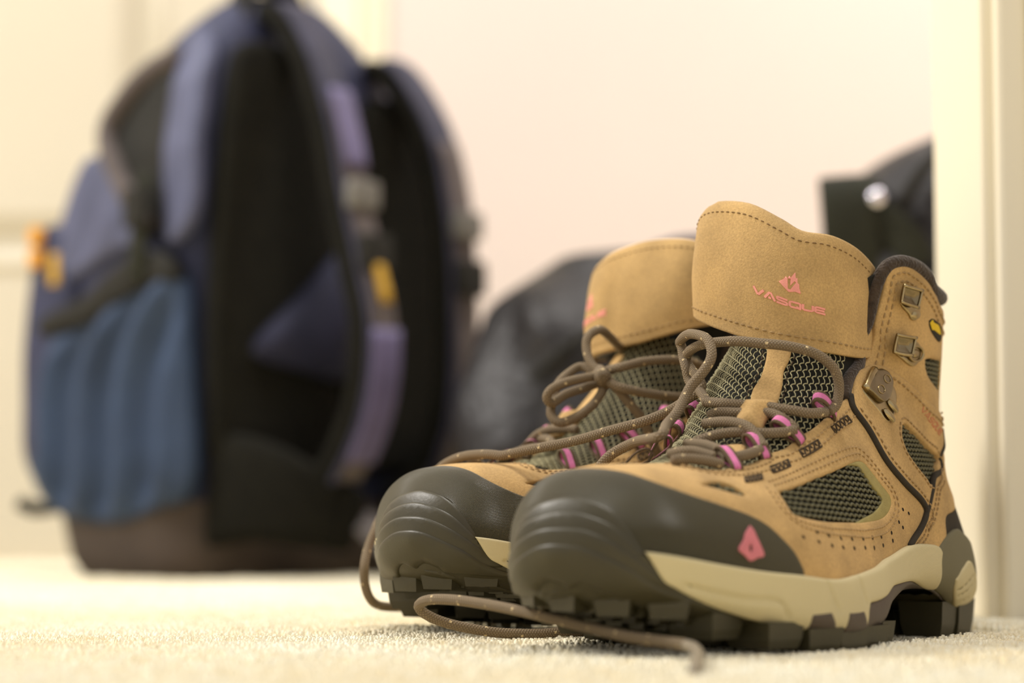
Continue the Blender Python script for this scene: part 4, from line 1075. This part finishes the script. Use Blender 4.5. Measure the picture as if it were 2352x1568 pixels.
# centimetres, camera at the origin looking along +y
BY = 232.0
acc = Acc(); box(acc, -260, 260, -120, BY + 20, -12, -.55)
acc.obj('floor', MAT['carpet_base'], None, smooth=False, kind='structure', label=None)
acc = Acc(); box(acc, -29.5 + 12, 260, BY, BY + 12, -1, 240)
acc.obj('wall_back', MAT['wall'], None, smooth=False, kind='structure')
acc = Acc(); box(acc, -260, -120, BY, BY + 12, -1, 240)
acc.obj('wall_back_left', MAT['wall'], None, smooth=False, kind='structure')
acc = Acc(); box(acc, -120, -17.5, BY, BY + 12, 205, 240)
acc.obj('wall_above', MAT['wall'], None, smooth=False, kind='structure')
# panelled door: stiles, rails, recessed panels
door = bpy.data.objects.new('door_1', None); COL.objects.link(door); door['kind'] = 'structure'; door.location = (-.7, BY * .01, 0)
def door_part(name, x0, x1, z0, z1, y0, y1, b=.002):
    acc = Acc(); box(acc, x0 + 70, x1 + 70, y0 - BY, y1 - BY, z0, z1); return bevel(acc.obj(name, MAT['door_paint'], door, smooth=False), b)
DX0, DX1 = -112.0, -20.5
for x0, x1 in ((DX0, DX0 + 12), (DX0 + 38, DX1 - 38 + 0), (DX1 - 15.5, DX1)): door_part('stile', x0, x1, 0, 203, BY + 1.5, BY + 5.5)
for z0, z1 in ((0, 30.5), (84, 100), (160, 170), (190, 203)):
    for x0, x1 in ((DX0 + 12, DX0 + 38), (DX1 - 38, DX1 - 15.5)): door_part('rail', x0, x1, z0, z1, BY + 1.6, BY + 5.4)
for z0, z1 in ((30.5, 84), (100, 160), (170, 190)):
    for x0, x1 in ((DX0 + 12, DX0 + 38), (DX1 - 38, DX1 - 15.5)):
        door_part('panel', x0, x1, z0, z1, BY + 3.2, BY + 4.6)
        # raised field with sloping edges
        V = []; 
        for (i, y) in ((2.2, BY + 3.2), (5.0, BY + 2.0)):
            V += [(x0 + i + 70, y - BY, z0 + i), (x1 - i + 70, y - BY, z0 + i), (x1 - i + 70, y - BY, z1 - i), (x0 + i + 70, y - BY, z1 - i)]
        acc = Acc(); acc.add(V, [(0, 1, 5, 4), (1, 2, 6, 5), (2, 3, 7, 6), (3, 0, 4, 7), (4, 5, 6, 7)])
        acc.obj('panel_field', MAT['door_paint'], door, smooth=False)
        # ovolo moulding round the panel
        acc = Acc()
        for a, b in (((x0, z0), (x1, z0)), ((x1, z0), (x1, z1)), ((x1, z1), (x0, z1)), ((x0, z1), (x0, z0))):
            V, F, U = tube_arrays([(a[0] + 70, 2.4, a[1]), (b[0] + 70, 2.4, b[1])], 1.3, 8); acc.add(V, F, U)
        acc.obj('moulding', MAT['door_paint'], door)
def casing(name, x0, x1, y_wall, z1, steps, mat, sgn=1):
    """flat casing with stepped profile: steps = (offset from x0, projection)"""
    root = bpy.data.objects.new(name, None); COL.objects.link(root); root['kind'] = 'structure'; root.location = (x0 * .01, y_wall * .01, 0)
    for a, b, p in steps:
        acc = Acc(); box(acc, a, b, -p, .6, -.5, z1); bevel(acc.obj('moulding_strip', mat, root, smooth=False), .0025)
    return root
casing('trim_1', -19.6, -12.9, BY, 206, ((0, 4.0, 1.4), (4.0, 5.4, .95), (5.4, 6.7, .6)), MAT['trim_paint'])
casing('trim_2', -119, -112.4, BY, 206, ((1.3, 6.6, 1.4), (0, 1.3, .7)), MAT['trim_paint'])
# head of the door casing
acc = Acc(); box(acc, -119, -12.9, BY - 1.5, BY + .4, 204, 211); bevel(acc.obj('trim_3', MAT['trim_paint'], None, smooth=False, kind='structure'))
# baseboard along the back wall
acc = Acc(); box(acc, -12.9, 260, BY - 1.3, BY + .3, -.5, 8.5); box(acc, -12.9, 260, BY - .8, BY + .3, 8.5, 9.6)
bevel(acc.obj('baseboard_back', MAT['trim_paint'], None, smooth=False, kind='structure'), .002)
# the wall end at the right: opening into the closet, with its jamb lining and casing
acc = Acc(); box(acc, 22.4, 260, 100.0, 110.5, -1, 240)
acc.obj('wall_right', MAT['wall'], None, smooth=False, kind='structure')
acc = Acc(); box(acc, 20.55, 22.4, 99.6, 110.9, -.5, 206); bevel(acc.obj('trim_4', MAT['trim_paint'], None, smooth=False, kind='structure'), .0015)
casing('trim_5', 21.1, 28.0, 99.6, 206, ((0, 1.4, .8), (1.4, 5.2, 1.25), (5.2, 6.9, 1.6)), MAT['trim_paint'])

# ------------------------------------------------------------------ carpet pile
def carpet_mat():
    m, nt, b = new_mat('carpet_pile'); N = nt.nodes; L = nt.links
    tc = N.new('ShaderNodeTexCoord'); n1 = N.new('ShaderNodeTexNoise'); n1.inputs['Scale'].default_value = 130; n1.inputs['Detail'].default_value = 4
    L.new(tc.outputs['Object'], n1.inputs['Vector'])
    n2 = N.new('ShaderNodeTexNoise'); n2.inputs['Scale'].default_value = 9; L.new(tc.outputs['Object'], n2.inputs['Vector'])
    ad = N.new('ShaderNodeMath'); ad.operation = 'MULTIPLY_ADD'; L.new(n2.outputs['Fac'], ad.inputs[0]); ad.inputs[1].default_value = .35
    mu = N.new('ShaderNodeMath'); mu.operation = 'MULTIPLY'; mu.inputs[1].default_value = .65; L.new(n1.outputs['Fac'], mu.inputs[0]); L.new(mu.outputs[0], ad.inputs[2])
    r = N.new('ShaderNodeValToRGB'); r.color_ramp.elements[0].position = .33; r.color_ramp.elements[1].position = .66
    r.color_ramp.elements[0].color = lin((246, 230, 188)); r.color_ramp.elements[1].color = lin((255, 252, 232)); L.new(ad.outputs[0], r.inputs['Fac'])
    L.new(r.outputs['Color'], b.inputs['Base Color']); b.inputs['Roughness'].default_value = .9; b.inputs['Specular IOR Level'].default_value = .1
    b.inputs['Sheen Weight'].default_value = .3
    return m
MAT['carpet'] = carpet_mat()
def pile(zones):
    Vs = []; Fs = []; n0 = 0
    for (y0, y1, k, m, sp, h, w, K) in zones:
        ny = int((y1 - y0) / sp)
        pts = []
        for j in range(ny):
            y = y0 + (j + .5) * sp; half = k * y + m; nx = int(2 * half / sp)
            x = (np.arange(nx) + .5) / nx * 2 * half - half + (sp * .5 if j % 2 else 0)
            pts.append(np.stack([x, np.full(nx, y)], 1))
        P = np.vstack(pts); n = len(P); P += RNG.uniform(-.45, .45, (n, 2)) * sp
        keep = ~((P[:, 0] > 20.4) & (P[:, 1] > 99)); P = P[keep]; n = len(P)
        lump = np.array([mnoise.noise(Vector((x * .35, y * .35, 0))) + .6 * mnoise.noise(Vector((x * 1.1, y * 1.1, 4))) for x, y in P])
        top = h * (.5 + .45 * RNG.random(n)) + .1 * lump
        # pressed flat under the boots and bags
        for Mx, mir, (bx0, bx1, by0, by1), lim in ((NEAR, 1, (0, 19.5, -3.6, 4.6), -.13), (FAR, -1, (0, 19.5, -3.6, 4.6), -.13), (pack_m, 1, (-.5, 28, -.5, 20), -.06), (bag_m, 1, (-18.6, 5.6, -11, 10), -.06), (bag2_m, 1, (-13.6, 13.6, -12.6, 10.4), -.06)):
            iv = Mx.inverted(); A = np.array(iv)
            q = (np.stack([P[:, 0] * .01, P[:, 1] * .01, P[:, 0] * 0, P[:, 0] * 0 + 1], 1) @ A.T)[:, :2] * 100; q[:, 1] *= mir
            m_ = (q[:, 0] > bx0) & (q[:, 0] < bx1) & (q[:, 1] > by0) & (q[:, 1] < by1); top[m_] = np.minimum(top[m_], lim)
        tilt = RNG.normal(0, .38, (n, 2)) * h; ang = RNG.random(n) * 6.28; ww = w * RNG.uniform(.7, 1.25, n)
        rings = []
        for zf, rf, tf in ((-.3, .8, 0), (.6, 1.0, .75), (1.0, .35, 1.0)):
            z = -.55 + (top + .55) * (zf + .5) / 1.5
            for q in range(K):
                a = ang + q * 2 * math.pi / K
                rings.append(np.stack([P[:, 0] + tilt[:, 0] * tf + ww * rf * np.cos(a), P[:, 1] + tilt[:, 1] * tf + ww * rf * np.sin(a), z], 1))
        V = np.stack(rings, 1)          # n, 3 rings of K, 3
        f = []
        for r in range(2):
            for q in range(K): f.append((r * K + q, r * K + (q + 1) % K, r * K + K + (q + 1) % K, r * K + K + q))
        if K == 4: f.append((8, 9, 10, 11))
        F = (np.array(f)[None] + (np.arange(n) * 3 * K)[:, None, None]).reshape(-1, 4) + n0
        Vs.append(V.reshape(-1, 3)); Fs.append(F); n0 += n * 3 * K
    V = np.vstack(Vs) * .01; F = np.vstack(Fs).astype(np.int32)
    me = bpy.data.meshes.new('carpet'); me.vertices.add(len(V)); me.vertices.foreach_set('co', V.astype(np.float32).ravel())
    me.loops.add(F.size); me.loops.foreach_set('vertex_index', F.ravel())
    me.polygons.add(len(F)); me.polygons.foreach_set('loop_start', np.arange(0, F.size, 4, dtype=np.int32)); me.polygons.foreach_set('loop_total', np.full(len(F), 4, np.int32))
    me.update(); me.polygons.foreach_set('use_smooth', [True] * len(F)); me.materials.append(MAT['carpet'])
    o = bpy.data.objects.new('carpet', me); COL.objects.link(o)
    o['kind'] = 'stuff'; o['label'] = 'cream cut-pile carpet covering the whole floor'; o['category'] = 'carpet'

# ------------------------------------------------------------------ bags (metres inside, local frames of their own)
MAT['navy'] = cloth_mat('navy_nylon', (48, 52, 78), .6, .18, 25, .35, 300, spec=.35, bdist=.002)
MAT['navy_light'] = cloth_mat('slate_nylon', (82, 86, 112), .6, .15, 25, .3, 300, spec=.35, bdist=.002)
MAT['blue'] = cloth_mat('steel_blue_stretch', (50, 66, 92), .65, .18, 22, .4, 260, spec=.3, bdist=.002)
MAT['base_brown'] = cloth_mat('taupe_base', (72, 62, 55), .7, .12, 30, .3, 400)
MAT['foam'] = cloth_mat('black_foam_mesh', (22, 21, 15), .9, .25, 60, .5, 700, spec=.15)
MAT['dark_trim'] = cloth_mat('dark_trim', (34, 33, 28), .8, .2, 60, .4, 700)
MAT['strap_grey'] = cloth_mat('strap_grey', (92, 84, 82), .75, .15, 60, .4, 700)
MAT['strap_navy'] = cloth_mat('strap_navy', (54, 54, 72), .65, .2, 30, .3, 300)
MAT['lumbar'] = cloth_mat('lumbar_navy', (40, 42, 64), .7, .15, 30, .3, 300)
MAT['lavender'] = cloth_mat('lavender_nylon', (100, 94, 128), .6, .15, 40, .3, 400)
MAT['olive_strap'] = cloth_mat('olive_webbing', (36, 38, 26), .85, .15, 60, .5, 900)
MAT['amber'] = cloth_mat('amber_pull', (226, 158, 48), .5, .1, 60, .1, 900)
MAT['yellow_tag'] = cloth_mat('yellow_tag', (190, 150, 50), .7, .1, 60, .1, 900)
MAT['bag_black'] = cloth_mat('black_bag_nylon', (27, 24, 24), .5, .35, 12, .6, 40, spec=.4, bdist=.01)
MAT['bag_black2'] = cloth_mat('soft_black_bag', (27, 24, 23), .65, .3, 14, .5, 120, spec=.3, bdist=.004)
MAT['bag_blue'] = cloth_mat('dark_blue_edge', (46, 46, 76), .6, .15, 40, .3, 400)
MAT['steel'] = cloth_mat('polished_steel', (225, 225, 235), .15, .03, 60, .02, 400, metallic=1.0)
MAT['plastic'] = cloth_mat('grey_plastic', (112, 110, 104), .4, .1, 60, .05, 400)
MAT['loop_grey'] = cloth_mat('grey_cord', (120, 116, 118), .7, .15, 100, .3, 900)

def loft(sections, n_ring=56, n_z=60, p=3.2, wrinkle=0.0, seed=0.0, wf=.25):
    """closed rounded body: sections (z, s0, s1, t0, t1) in cm; returns verts and faces"""
    A = np.array(sections, float); Q = catmull(A, np.linspace(0, len(A) - 1, n_z)); th = np.linspace(0, 2 * math.pi, n_ring, endpoint=False)
    V = []
    for z, s0, s1, t0, t1 in Q:
        c, s = np.cos(th), np.sin(th); a = np.sign(c) * np.abs(c) ** (2 / p); b = np.sign(s) * np.abs(s) ** (2 / p)
        V.append(np.stack([(s0 + s1) / 2 + a * (s1 - s0) / 2, (t0 + t1) / 2 + b * (t1 - t0) / 2, np.full(n_ring, z)], 1))
    V = np.array(V)
    if wrinkle:
        c = V.mean(1, keepdims=True); d = V - c; d[:, :, 2] = 0; d /= np.linalg.norm(d, axis=2, keepdims=True) + 1e-9
        w = np.array([[mnoise.noise(Vector((p_[0] * wf, p_[1] * wf, p_[2] * wf * .6 + seed))) for p_ in row] for row in V])
        V = V + d * (w * wrinkle)[:, :, None]
    F = []
    for i in range(n_z - 1):
        for k in range(n_ring): F.append((i * n_ring + k, i * n_ring + (k + 1) % n_ring, (i + 1) * n_ring + (k + 1) % n_ring, (i + 1) * n_ring + k))
    F += [tuple(range(n_ring))[::-1], tuple((n_z - 1) * n_ring + k for k in range(n_ring))]
    return V.reshape(-1, 3), F
def ribbon(P, W, width, th):
    """band with rounded rectangular section along P; W: direction of its width"""
    P = np.asarray(P, float); n = len(P); T = np.gradient(P, axis=0); T /= np.linalg.norm(T, axis=1, keepdims=True) + 1e-9
    W = np.asarray(W, float)[None] - T * (T @ np.asarray(W, float))[:, None]; W /= np.linalg.norm(W, axis=1, keepdims=True) + 1e-9; O = np.cross(T, W)
    width = np.broadcast_to(np.asarray(width, float), (n,)); ring = [(math.copysign(abs(math.cos(t)) ** .5, math.cos(t)) * .5, math.copysign(abs(math.sin(t)) ** .6, math.sin(t)) * .5) for t in np.linspace(0, 2 * math.pi, 16, endpoint=False)]
    V = np.stack([P + W * (a * width)[:, None] + O * (b * th) for a, b in ring], 1).reshape(-1, 3); m = 16; F = []
    for i in range(n - 1):
        for k in range(m): F.append((i * m + k, i * m + (k + 1) % m, (i + 1) * m + (k + 1) % m, (i + 1) * m + k))
    F += [tuple(range(m))[::-1], tuple((n - 1) * m + k for k in range(m))]
    return V, F
def thing(name, label, cat, loc, xdir, group=None):
    """an empty whose local x points along xdir (ground plane), z up"""
    o = bpy.data.objects.new(name, None); COL.objects.link(o); o.location = loc
    o.rotation_euler = (0, 0, math.atan2(xdir[1], xdir[0])); o['label'] = label; o['category'] = cat
    if group: o['group'] = group
    return o
def put(name, VF, mat, parent, label=None, smooth=True):
    return finish(name, VF[0], VF[1], mat, parent, label=label, smooth=smooth)
def rbox(x0, x1, y0, y1, z0, z1, p=5, n=5):
    return loft([(z0, (x0 + x1) / 2 - (x1 - x0) * .42, (x0 + x1) / 2 + (x1 - x0) * .42, (y0 + y1) / 2 - (y1 - y0) * .42, (y0 + y1) / 2 + (y1 - y0) * .42), (z0 + (z1 - z0) * .12, x0, x1, y0, y1), (z1 - (z1 - z0) * .12, x0, x1, y0, y1),
                 (z1, (x0 + x1) / 2 - (x1 - x0) * .42, (x0 + x1) / 2 + (x1 - x0) * .42, (y0 + y1) / 2 - (y1 - y0) * .42, (y0 + y1) / 2 + (y1 - y0) * .42)], 28, 10, p)
# ---- navy hiking backpack: x along the back panel, y into the pack (away from the wearer), z up
psi = math.radians(48); wv = (math.cos(psi), math.sin(psi))
pack = thing('backpack', 'tall navy backpack with black padded shoulder straps, standing against the door', 'backpack', (-.2225, 1.62, 0.0005), wv)
BODY = [(0, 1.2, 25.8, 1, 16.5), (1.2, .6, 26.4, .4, 17.6), (5, 0, 27, 0, 18.6), (13, 0, 27.5, 0, 19.2), (19, 0, 27.5, 0, 18.8), (24, 0, 27.5, 0, 18), (31, .3, 25.6, 0, 15.8), (36, 1.2, 22.6, 0, 12), (40, 3, 18, .5, 8.2), (42.5, 5.4, 14.5, 1.4, 5), (43.3, 7.4, 12.5, 2.2, 4)]
put('body', loft(BODY, 72, 80, 4.2, .55, 3.1, .2), MAT['navy'], pack)
sec = lambda z: [float(np.interp(z, [b[0] for b in BODY], [b[k] for b in BODY])) for k in range(1, 5)]
def shell(zs, grow, sa, sb, ta, tb, p=4.2, wr=.3, seed=1.0):
    """a piece lying over the body between the heights zs; fractions of its plan"""
    out = []
    for z in zs:
        s0, s1, t0, t1 = sec(z); out.append((z, s0 + (s1 - s0) * sa - grow, s0 + (s1 - s0) * sb + grow, t0 + (t1 - t0) * ta - grow, t0 + (t1 - t0) * tb + grow))
    return loft(out, 56, 30, p, wr, seed, .25)
put('base_panel', shell((-.1, 1.2, 3.5, 5.6), .35, 0, 1, 0, 1, wr=.1), MAT['base_brown'], pack, 'taupe reinforced base')
# side faces: x = 0 is the side towards the camera-left
def side_sheet(poly, x_off, mat, name, label=None, fold=0.0, bulge=0.0, parent=None):
    """sheet on the left side of the pack, outline in (t, z)"""
    poly = np.array(poly, float); loop = crspline(poly, 60, True)[:-1] if len(poly) > 4 else poly
    lo, hi = loop.min(0), loop.max(0); g = np.stack(np.meshgrid(np.arange(lo[0], hi[0], .5), np.arange(lo[1], hi[1], .5)), -1).reshape(-1, 2)
    g = g[in_poly(g, loop)]; g = g[dist_to(g, loop, np.roll(loop, -1, 0)) > .25]
    P = np.vstack([loop, g]); n = len(loop)
    vs, es, fs, *_ = delaunay_2d_cdt([Vector(p) for p in P], [(i, (i + 1) % n) for i in range(n)], [], 0, 1e-6)
    Q = np.array([(v.x, v.y) for v in vs]); T = np.array(fs); T = T[in_poly(Q[T].mean(1), loop)]
    d = dist_to(Q, loop, np.roll(loop, -1, 0)); x = np.array([sec(z)[0] for z in Q[:, 1]]) - x_off - bulge * np.sqrt(np.clip(d / 4, 0, 1))
    if fold: x = x - fold * np.clip(d / 2, 0, 1) * np.sin((Q[:, 0] + .35 * Q[:, 1] + 1.2 * np.sin(Q[:, 1] * .3)) * 1.35)
    V = np.stack([x, Q[:, 0], Q[:, 1]], 1); m = len(V); Vb = V + [1.2, 0, 0]
    F = [tuple(t) for t in T.tolist()] + [tuple(i + m for i in t[::-1]) for t in T.tolist()] + [(i, (i + 1) % n, m + (i + 1) % n, m + i) for i in range(n)]
    return put(name, (np.vstack([V, Vb]), F), mat, parent or pack, label)
sp = side_sheet([(.5, 6.5), (.7, 14), (1.6, 21.5), (4, 21.8), (9, 20.2), (14.5, 18.3), (18.2, 18), (19.2, 13), (18.5, 7.5), (15, 4.6), (9, 3.9), (4, 5)], .5, MAT['blue'], 'side_pocket', 'steel blue stretch side pocket with folds', .75, .7)
side_sheet([(1.5, 21.2), (3, 23.3), (7, 23), (12, 20.6), (16.8, 19.4), (16.8, 18.1), (12, 18.6), (8, 20), (4, 21.2)], 1.1, MAT['dark_trim'], 'pocket_hem', 'dark elastic hem of the side pocket', 0, .2, None)
side_sheet([(4.2, 37.4), (4.0, 32), (4.0, 26), (4.8, 25), (7.4, 28.4), (9.6, 31.2), (10.2, 32.6), (8.6, 35), (6.2, 37)], .35, MAT['dark_trim'], 'side_opening', 'dark side opening')
V_, F_, U_ = tube_arrays([(sec(z)[0] - .6, t, z) for t, z in crspline([(4.4, 38), (6.6, 37.4), (9, 35.4), (10.6, 32.8), (8, 28.6), (5.0, 25.2)], 30)], .8, 10)
put('opening_binding', (V_, F_), MAT['strap_grey'], pack, 'grey-brown binding')
side_sheet([(.3, 26), (.4, 32), (1.0, 38), (3.6, 40), (3.8, 34), (3.4, 27), (2.6, 24)], .6, MAT['navy_light'], 'side_panel', 'lighter slate panel', .1)
side_sheet([(5.4, 25), (8.6, 28.6), (12.6, 31.2), (15.6, 26.5), (16.4, 22), (9, 23.8)], .5, MAT['navy_light'], 'side_wing', 'slate compression wing', .22, .3)
V_, F_ = ribbon(crspline([(-1.4, 4.4, 29), (-1.6, 4.6, 26), (-1.5, 5, 23.5), (-1.2, 5.4, 21.5)], 20), (0, 1, 0), 1.6, .4)
put('compression_strap', (V_, F_), MAT['olive_strap'], pack)
put('strap_buckle', rbox(-2.2, -1.4, 3.6, 6, 25.2, 28), MAT['dark_trim'], pack)
for z in (25.6, 23.9): put('zipper_pull', rbox(-1.5, -.5, 17.0, 18.2, z - .65, z + .65), MAT['amber'], pack, 'amber zipper pull')
put('front_pocket', loft([(7, 0, 25, 15, 19.6), (10, -.6, 26, 15, 20.6), (18, -.8, 26, 14, 20.2), (24.8, -.8, 25, 13, 19.6), (26.1, -.6, 24, 13, 19.4), (26.6, .4, 23, 13, 18.6)], 48, 30, 7, .4, 5.0), MAT['navy'], pack)
put('side_tag', rbox(-.9, -.3, 15.2, 16.4, 21.8, 24.2), MAT['yellow_tag'], pack, 'small yellow tag')
V_, F_, U_ = tube_arrays(crspline([(2, 17.6, 5.4), (1, 19.8, 5.0), (.4, 21.2, 5.5)], 12), .55, 8)
put('gear_loop', (V_, F_), MAT['dark_trim'], pack, 'black gear loop')
# back panel with foam pads, grab handle
def pad(sa, sb, za, zb, mat, name, label=None, th=1.6):
    m = (sa + sb) / 2; return put(name, loft([(za, m - (sb - sa) * .35, m + (sb - sa) * .35, -th * .5, .8), (za + 1.2, sa, sb, -th, .8), ((za + zb) / 2, sa - .1, sb + .1, -th * 1.15, .8), (zb - 2.5, sa + (sb - sa) * .12, sb - (sb - sa) * .12, -th, .8), (zb, m - (sb - sa) * .2, m + (sb - sa) * .2, -th * .4, .9)], 40, 24, 3.5), mat, pack, label)
pad(1.0, 12.8, 8, 39, MAT['foam'], 'back_pad', 'black foam back pad'); pad(13.6, 25.6, 8, 36.5, MAT['foam'], 'back_pad', 'black foam back pad')
lp = crspline([(3.6, 16.8), (8, 20.6), (12.4, 24.4), (13.3, 23), (13.4, 16), (12.6, 14.4), (8, 15), (4.4, 15.6)], 40, True)[:-1]
V_, F_ = slab([tuple(q) for q in lp], 0, 2.6, .8); V_ = np.array(V_); put('lumbar_panel', (np.stack([V_[:, 0], -V_[:, 2] - .3, V_[:, 1]], 1), [f for f in F_]), MAT['lumbar'], pack, 'navy lumbar panel')
V_, F_ = ribbon(crspline([(5.4, 2.4, 41.2), (6.2, 2.2, 43.4), (8.2, 2.0, 44.0), (10.4, 2.0, 43.2), (11.4, 2.2, 41.0)], 30), (0, 1, 0), 2.4, .8)
put('grab_handle', (V_, F_), MAT['dark_trim'], pack)
def shoulder_strap(s, pts, wd, first):
    """strap arching out of the back panel: (o, z) outline at station s along the panel"""
    C_ = crspline([(s + ds, -o, z) for o, z, ds in pts], 60)
    st = put('shoulder_strap', ribbon(C_, (1, 0, 0), wd, 1.7), MAT['foam'], pack, 'black padded shoulder strap')
    T = np.gradient(C_, axis=0); T /= np.linalg.norm(T, axis=1, keepdims=True); O = np.cross(T, [1., 0, 0]); O /= np.linalg.norm(O, axis=1, keepdims=True)
    if O[20, 1] > 0: O = -O
    out = C_ + O * 1.0
    put('strap_cover', ribbon(out[2:58], (1, 0, 0), wd - .7, .5), MAT['strap_navy'], st, 'slate outer face')
    put('strap_webbing', ribbon((C_ + O * 1.45)[14:52], (1, 0, 0), 2.2, .25), MAT['strap_grey'], st, 'grey webbing')
    for k, (i, mt, h_) in enumerate(((24, 'plastic', 1.0), (30, 'dark_trim', 1.3))):
        c = (C_ + O * 1.8)[i]; put('strap_slider', rbox(c[0] - 1.4, c[0] + 1.4, c[1] - .5, c[1] + .5, c[2] - h_, c[2] + h_), MAT[mt], st)
    return C_, O, st
C_, O_, st1 = shoulder_strap(7.0, ((-.6, 41.6, .6), (1.4, 40.6, .4), (4, 37, .3), (6.0, 32, .3), (7.3, 27, .3), (8.8, 22, .3), (10.0, 17.5, .3), (9.2, 12, .4), (6, 7, .3), (2, 4.6, 0)), 3.4, True)
put('lavender_patch', ribbon((C_ + O_ * 1.75)[13:22], (1, 0, 0), 2.2, .3), MAT['lavender'], st1, 'lavender patch'); put('webbing_tag', ribbon((C_ + O_ * 1.9)[31:36], (1, 0, 0), 1.0, .3), MAT['yellow_tag'], st1, 'yellow tag')
put('lavender_patch', ribbon((C_ + O_ * 1.6)[37:50], (1, 0, 0), 2.8, .3), MAT['lavender'], st1, 'lavender patch')
shoulder_strap(19.2, ((-.4, 38.8, -1.6), (1.6, 37.8, -.8), (4.4, 33, 0), (6.2, 27, 0), (6.8, 19, 0), (6.4, 12, 0), (4, 7.4, 0), (1, 6, 0)), 3.6, False)
# hip belt
for s0, sg in ((2.5, -1), (24.5, 1)):
    P = [(s0 + sg * .5, 0.2, 6.5), (s0 - sg * .6, -3, 6.2), (s0 - sg * 2.6, -5.6, 5.2), (s0 - sg * 6, -7.2, 4.0)]
    hb = put('hip_belt', ribbon(crspline(P, 30), (0, 0, 1), np.linspace(8.5, 4.5, 30), 2.2), MAT['foam'], pack, 'black padded hip belt wing')
    put('belt_webbing', ribbon(crspline([(s0 - sg * 6, -8.0, 4.2), (s0 - sg * 7.5, -8.6, 2.6), (s0 - sg * 9, -8.4, 1.0), (s0 - sg * 9.5, -7.0, .5)], 20), (0, .3, 1), 2.2, .3), MAT['loop_grey'], hb, 'grey webbing')
put('belt_buckle', rbox(11.5, 14.5, -8.6, -7.4, .3, 2.6), MAT['dark_trim'], pack)

# ---- soft black bag behind the far boot
bag = thing('duffel_bag', 'slumped black bag with a dark blue top edge, behind the far boot', 'bag', (.149, 1.60, 0), (.98, .12))
DB = [(0, -17, 3.5, -6.5, 8), (1.2, -18, 4.6, -7.4, 9), (6, -18.5, 5.2, -7.8, 9.4), (11, -18.2, 5.2, -7.4, 9.2), (15.2, -17.4, 5, -6.8, 8.8), (18.6, -15.8, 4.8, -5.6, 8), (21.0, -13.4, 4.4, -4, 7), (22.4, -10.8, 4, -2.6, 5.8), (23.1, -7.3, 3, -1, 4.2)]
put('body', loft(DB, 72, 70, 2.8, 2.0, 7.0, .2), MAT['bag_black'], bag)
put('top_edge', ribbon(crspline([(-6, 0, 22.6), (-3.4, .5, 23.5), (0, .8, 23.7), (2.5, 1, 23.5), (4.4, 1.2, 22)], 30), (0, 1, 0), 4.5, .8), MAT['bag_blue'], bag, 'dark blue top edge')
put('front_pocket', loft([(2, -13, 3, -10.2, -5), (3.5, -14, 4, -11, -5), (9, -14, 4, -10.6, -5), (13.5, -12.6, 3.4, -8.8, -4.5), (15, -10.5, 2.4, -7, -4)], 44, 24, 3, 1.2, 2.0, .25), MAT['bag_black2'], bag)
V_, F_, U_ = tube_arrays(crspline([(-14.6, -6.6, 13.5), (-11, -7.6, 16.4), (-6, -7.0, 17.4), (-1, -6.8, 17.4), (3.4, -6.0, 16.4)], 40), .35, 8); put('zipper', (V_, F_), MAT['dark_trim'], bag)
put('grab_strap', ribbon(crspline([(-9, -5.2, 19.5), (-7, -7, 20), (-3, -7.4, 19.6), (0, -6.6, 19.6), (1.6, -4.6, 20.2)], 30), (0, 0, 1), 2.4, .4), MAT['dark_trim'], bag)
# ---- black camera backpack by the door frame
bag2 = thing('camera_backpack', 'black backpack with a steel stud, half hidden by the right door frame', 'backpack', (.348, 1.52, 0), (1.0, .12))
CB = [(0, -11, 12, -7, 8.5), (1.2, -12, 13, -8, 9.5), (8, -13, 13.4, -8.6, 10), (16, -13.4, 13.2, -8.4, 10), (22, -13, 13, -7.8, 9.6), (25, -12.2, 12.8, -7, 9.2), (27, -11.1, 12.4, -6, 8.6), (28.6, -9.4, 11.8, -4.8, 7.8), (29.9, -6.6, 11, -3.6, 6.8), (31.4, -2, 9.5, -2, 5.4), (32.2, 2, 8, -.6, 4)]
put('body', loft(CB, 64, 60, 3.0, .8, 11.0, .25), MAT['bag_black'], bag2)
put('front_pocket', loft([(3, -8, 9, -11.5, -6), (4.5, -9, 10, -12.4, -6), (12, -9, 10, -12, -6), (18, -8, 9.6, -10.4, -6), (20, -6, 8, -8.6, -5.4)], 44, 24, 3.2, .5, 2.0), MAT['bag_black2'], bag2)
V_, F_, U_ = tube_arrays(crspline([(-12.4, -6.5, 21), (-10.6, -7.0, 25), (-7.6, -5.8, 28.2), (-3, -4.2, 30.4), (4, -2.6, 31.6)], 40), .45, 8); put('piping', (V_, F_), MAT['dark_trim'], bag2)
put('carry_strap', ribbon(crspline([(-13.4, -7.4, 10), (-14.6, -8.6, 16), (-14.9, -8.6, 22), (-14.8, -7.6, 25.1), (-14.0, -5, 25.7), (-12.6, -1, 24.6)], 40), (1, 0, .1), 3.6, .6), MAT['olive_strap'], bag2, 'olive-black webbing strap')
put('strap_anchor', ribbon(crspline([(-14.2, -7.2, 24.0), (-12.8, -8.0, 23.0), (-11.4, -8.6, 21.6), (-10.4, -8.8, 20)], 20), (0, .2, 1), 2.4, .6), MAT['olive_strap'], bag2, 'olive-black strap anchor')
V_, F_ = disc(.62, .5, 0.0, n=20); V_ = np.array(V_); put('steel_stud', (np.stack([V_[:, 0] - 13.2, -8.6 - V_[:, 2], V_[:, 1] + 24.2], 1), [f[::-1] for f in F_]), MAT['steel'], bag2, 'bright steel stud')

def place_m(o): return Matrix.Translation(o.location) @ o.rotation_euler.to_matrix().to_4x4()
pack_m, bag_m, bag2_m = place_m(pack), place_m(bag), place_m(bag2)
pile([(44, 112, .235, 14, .235, .13, .14, 3), (112, BY - 1.5, .24, 22, .41, .13, .24, 3)])
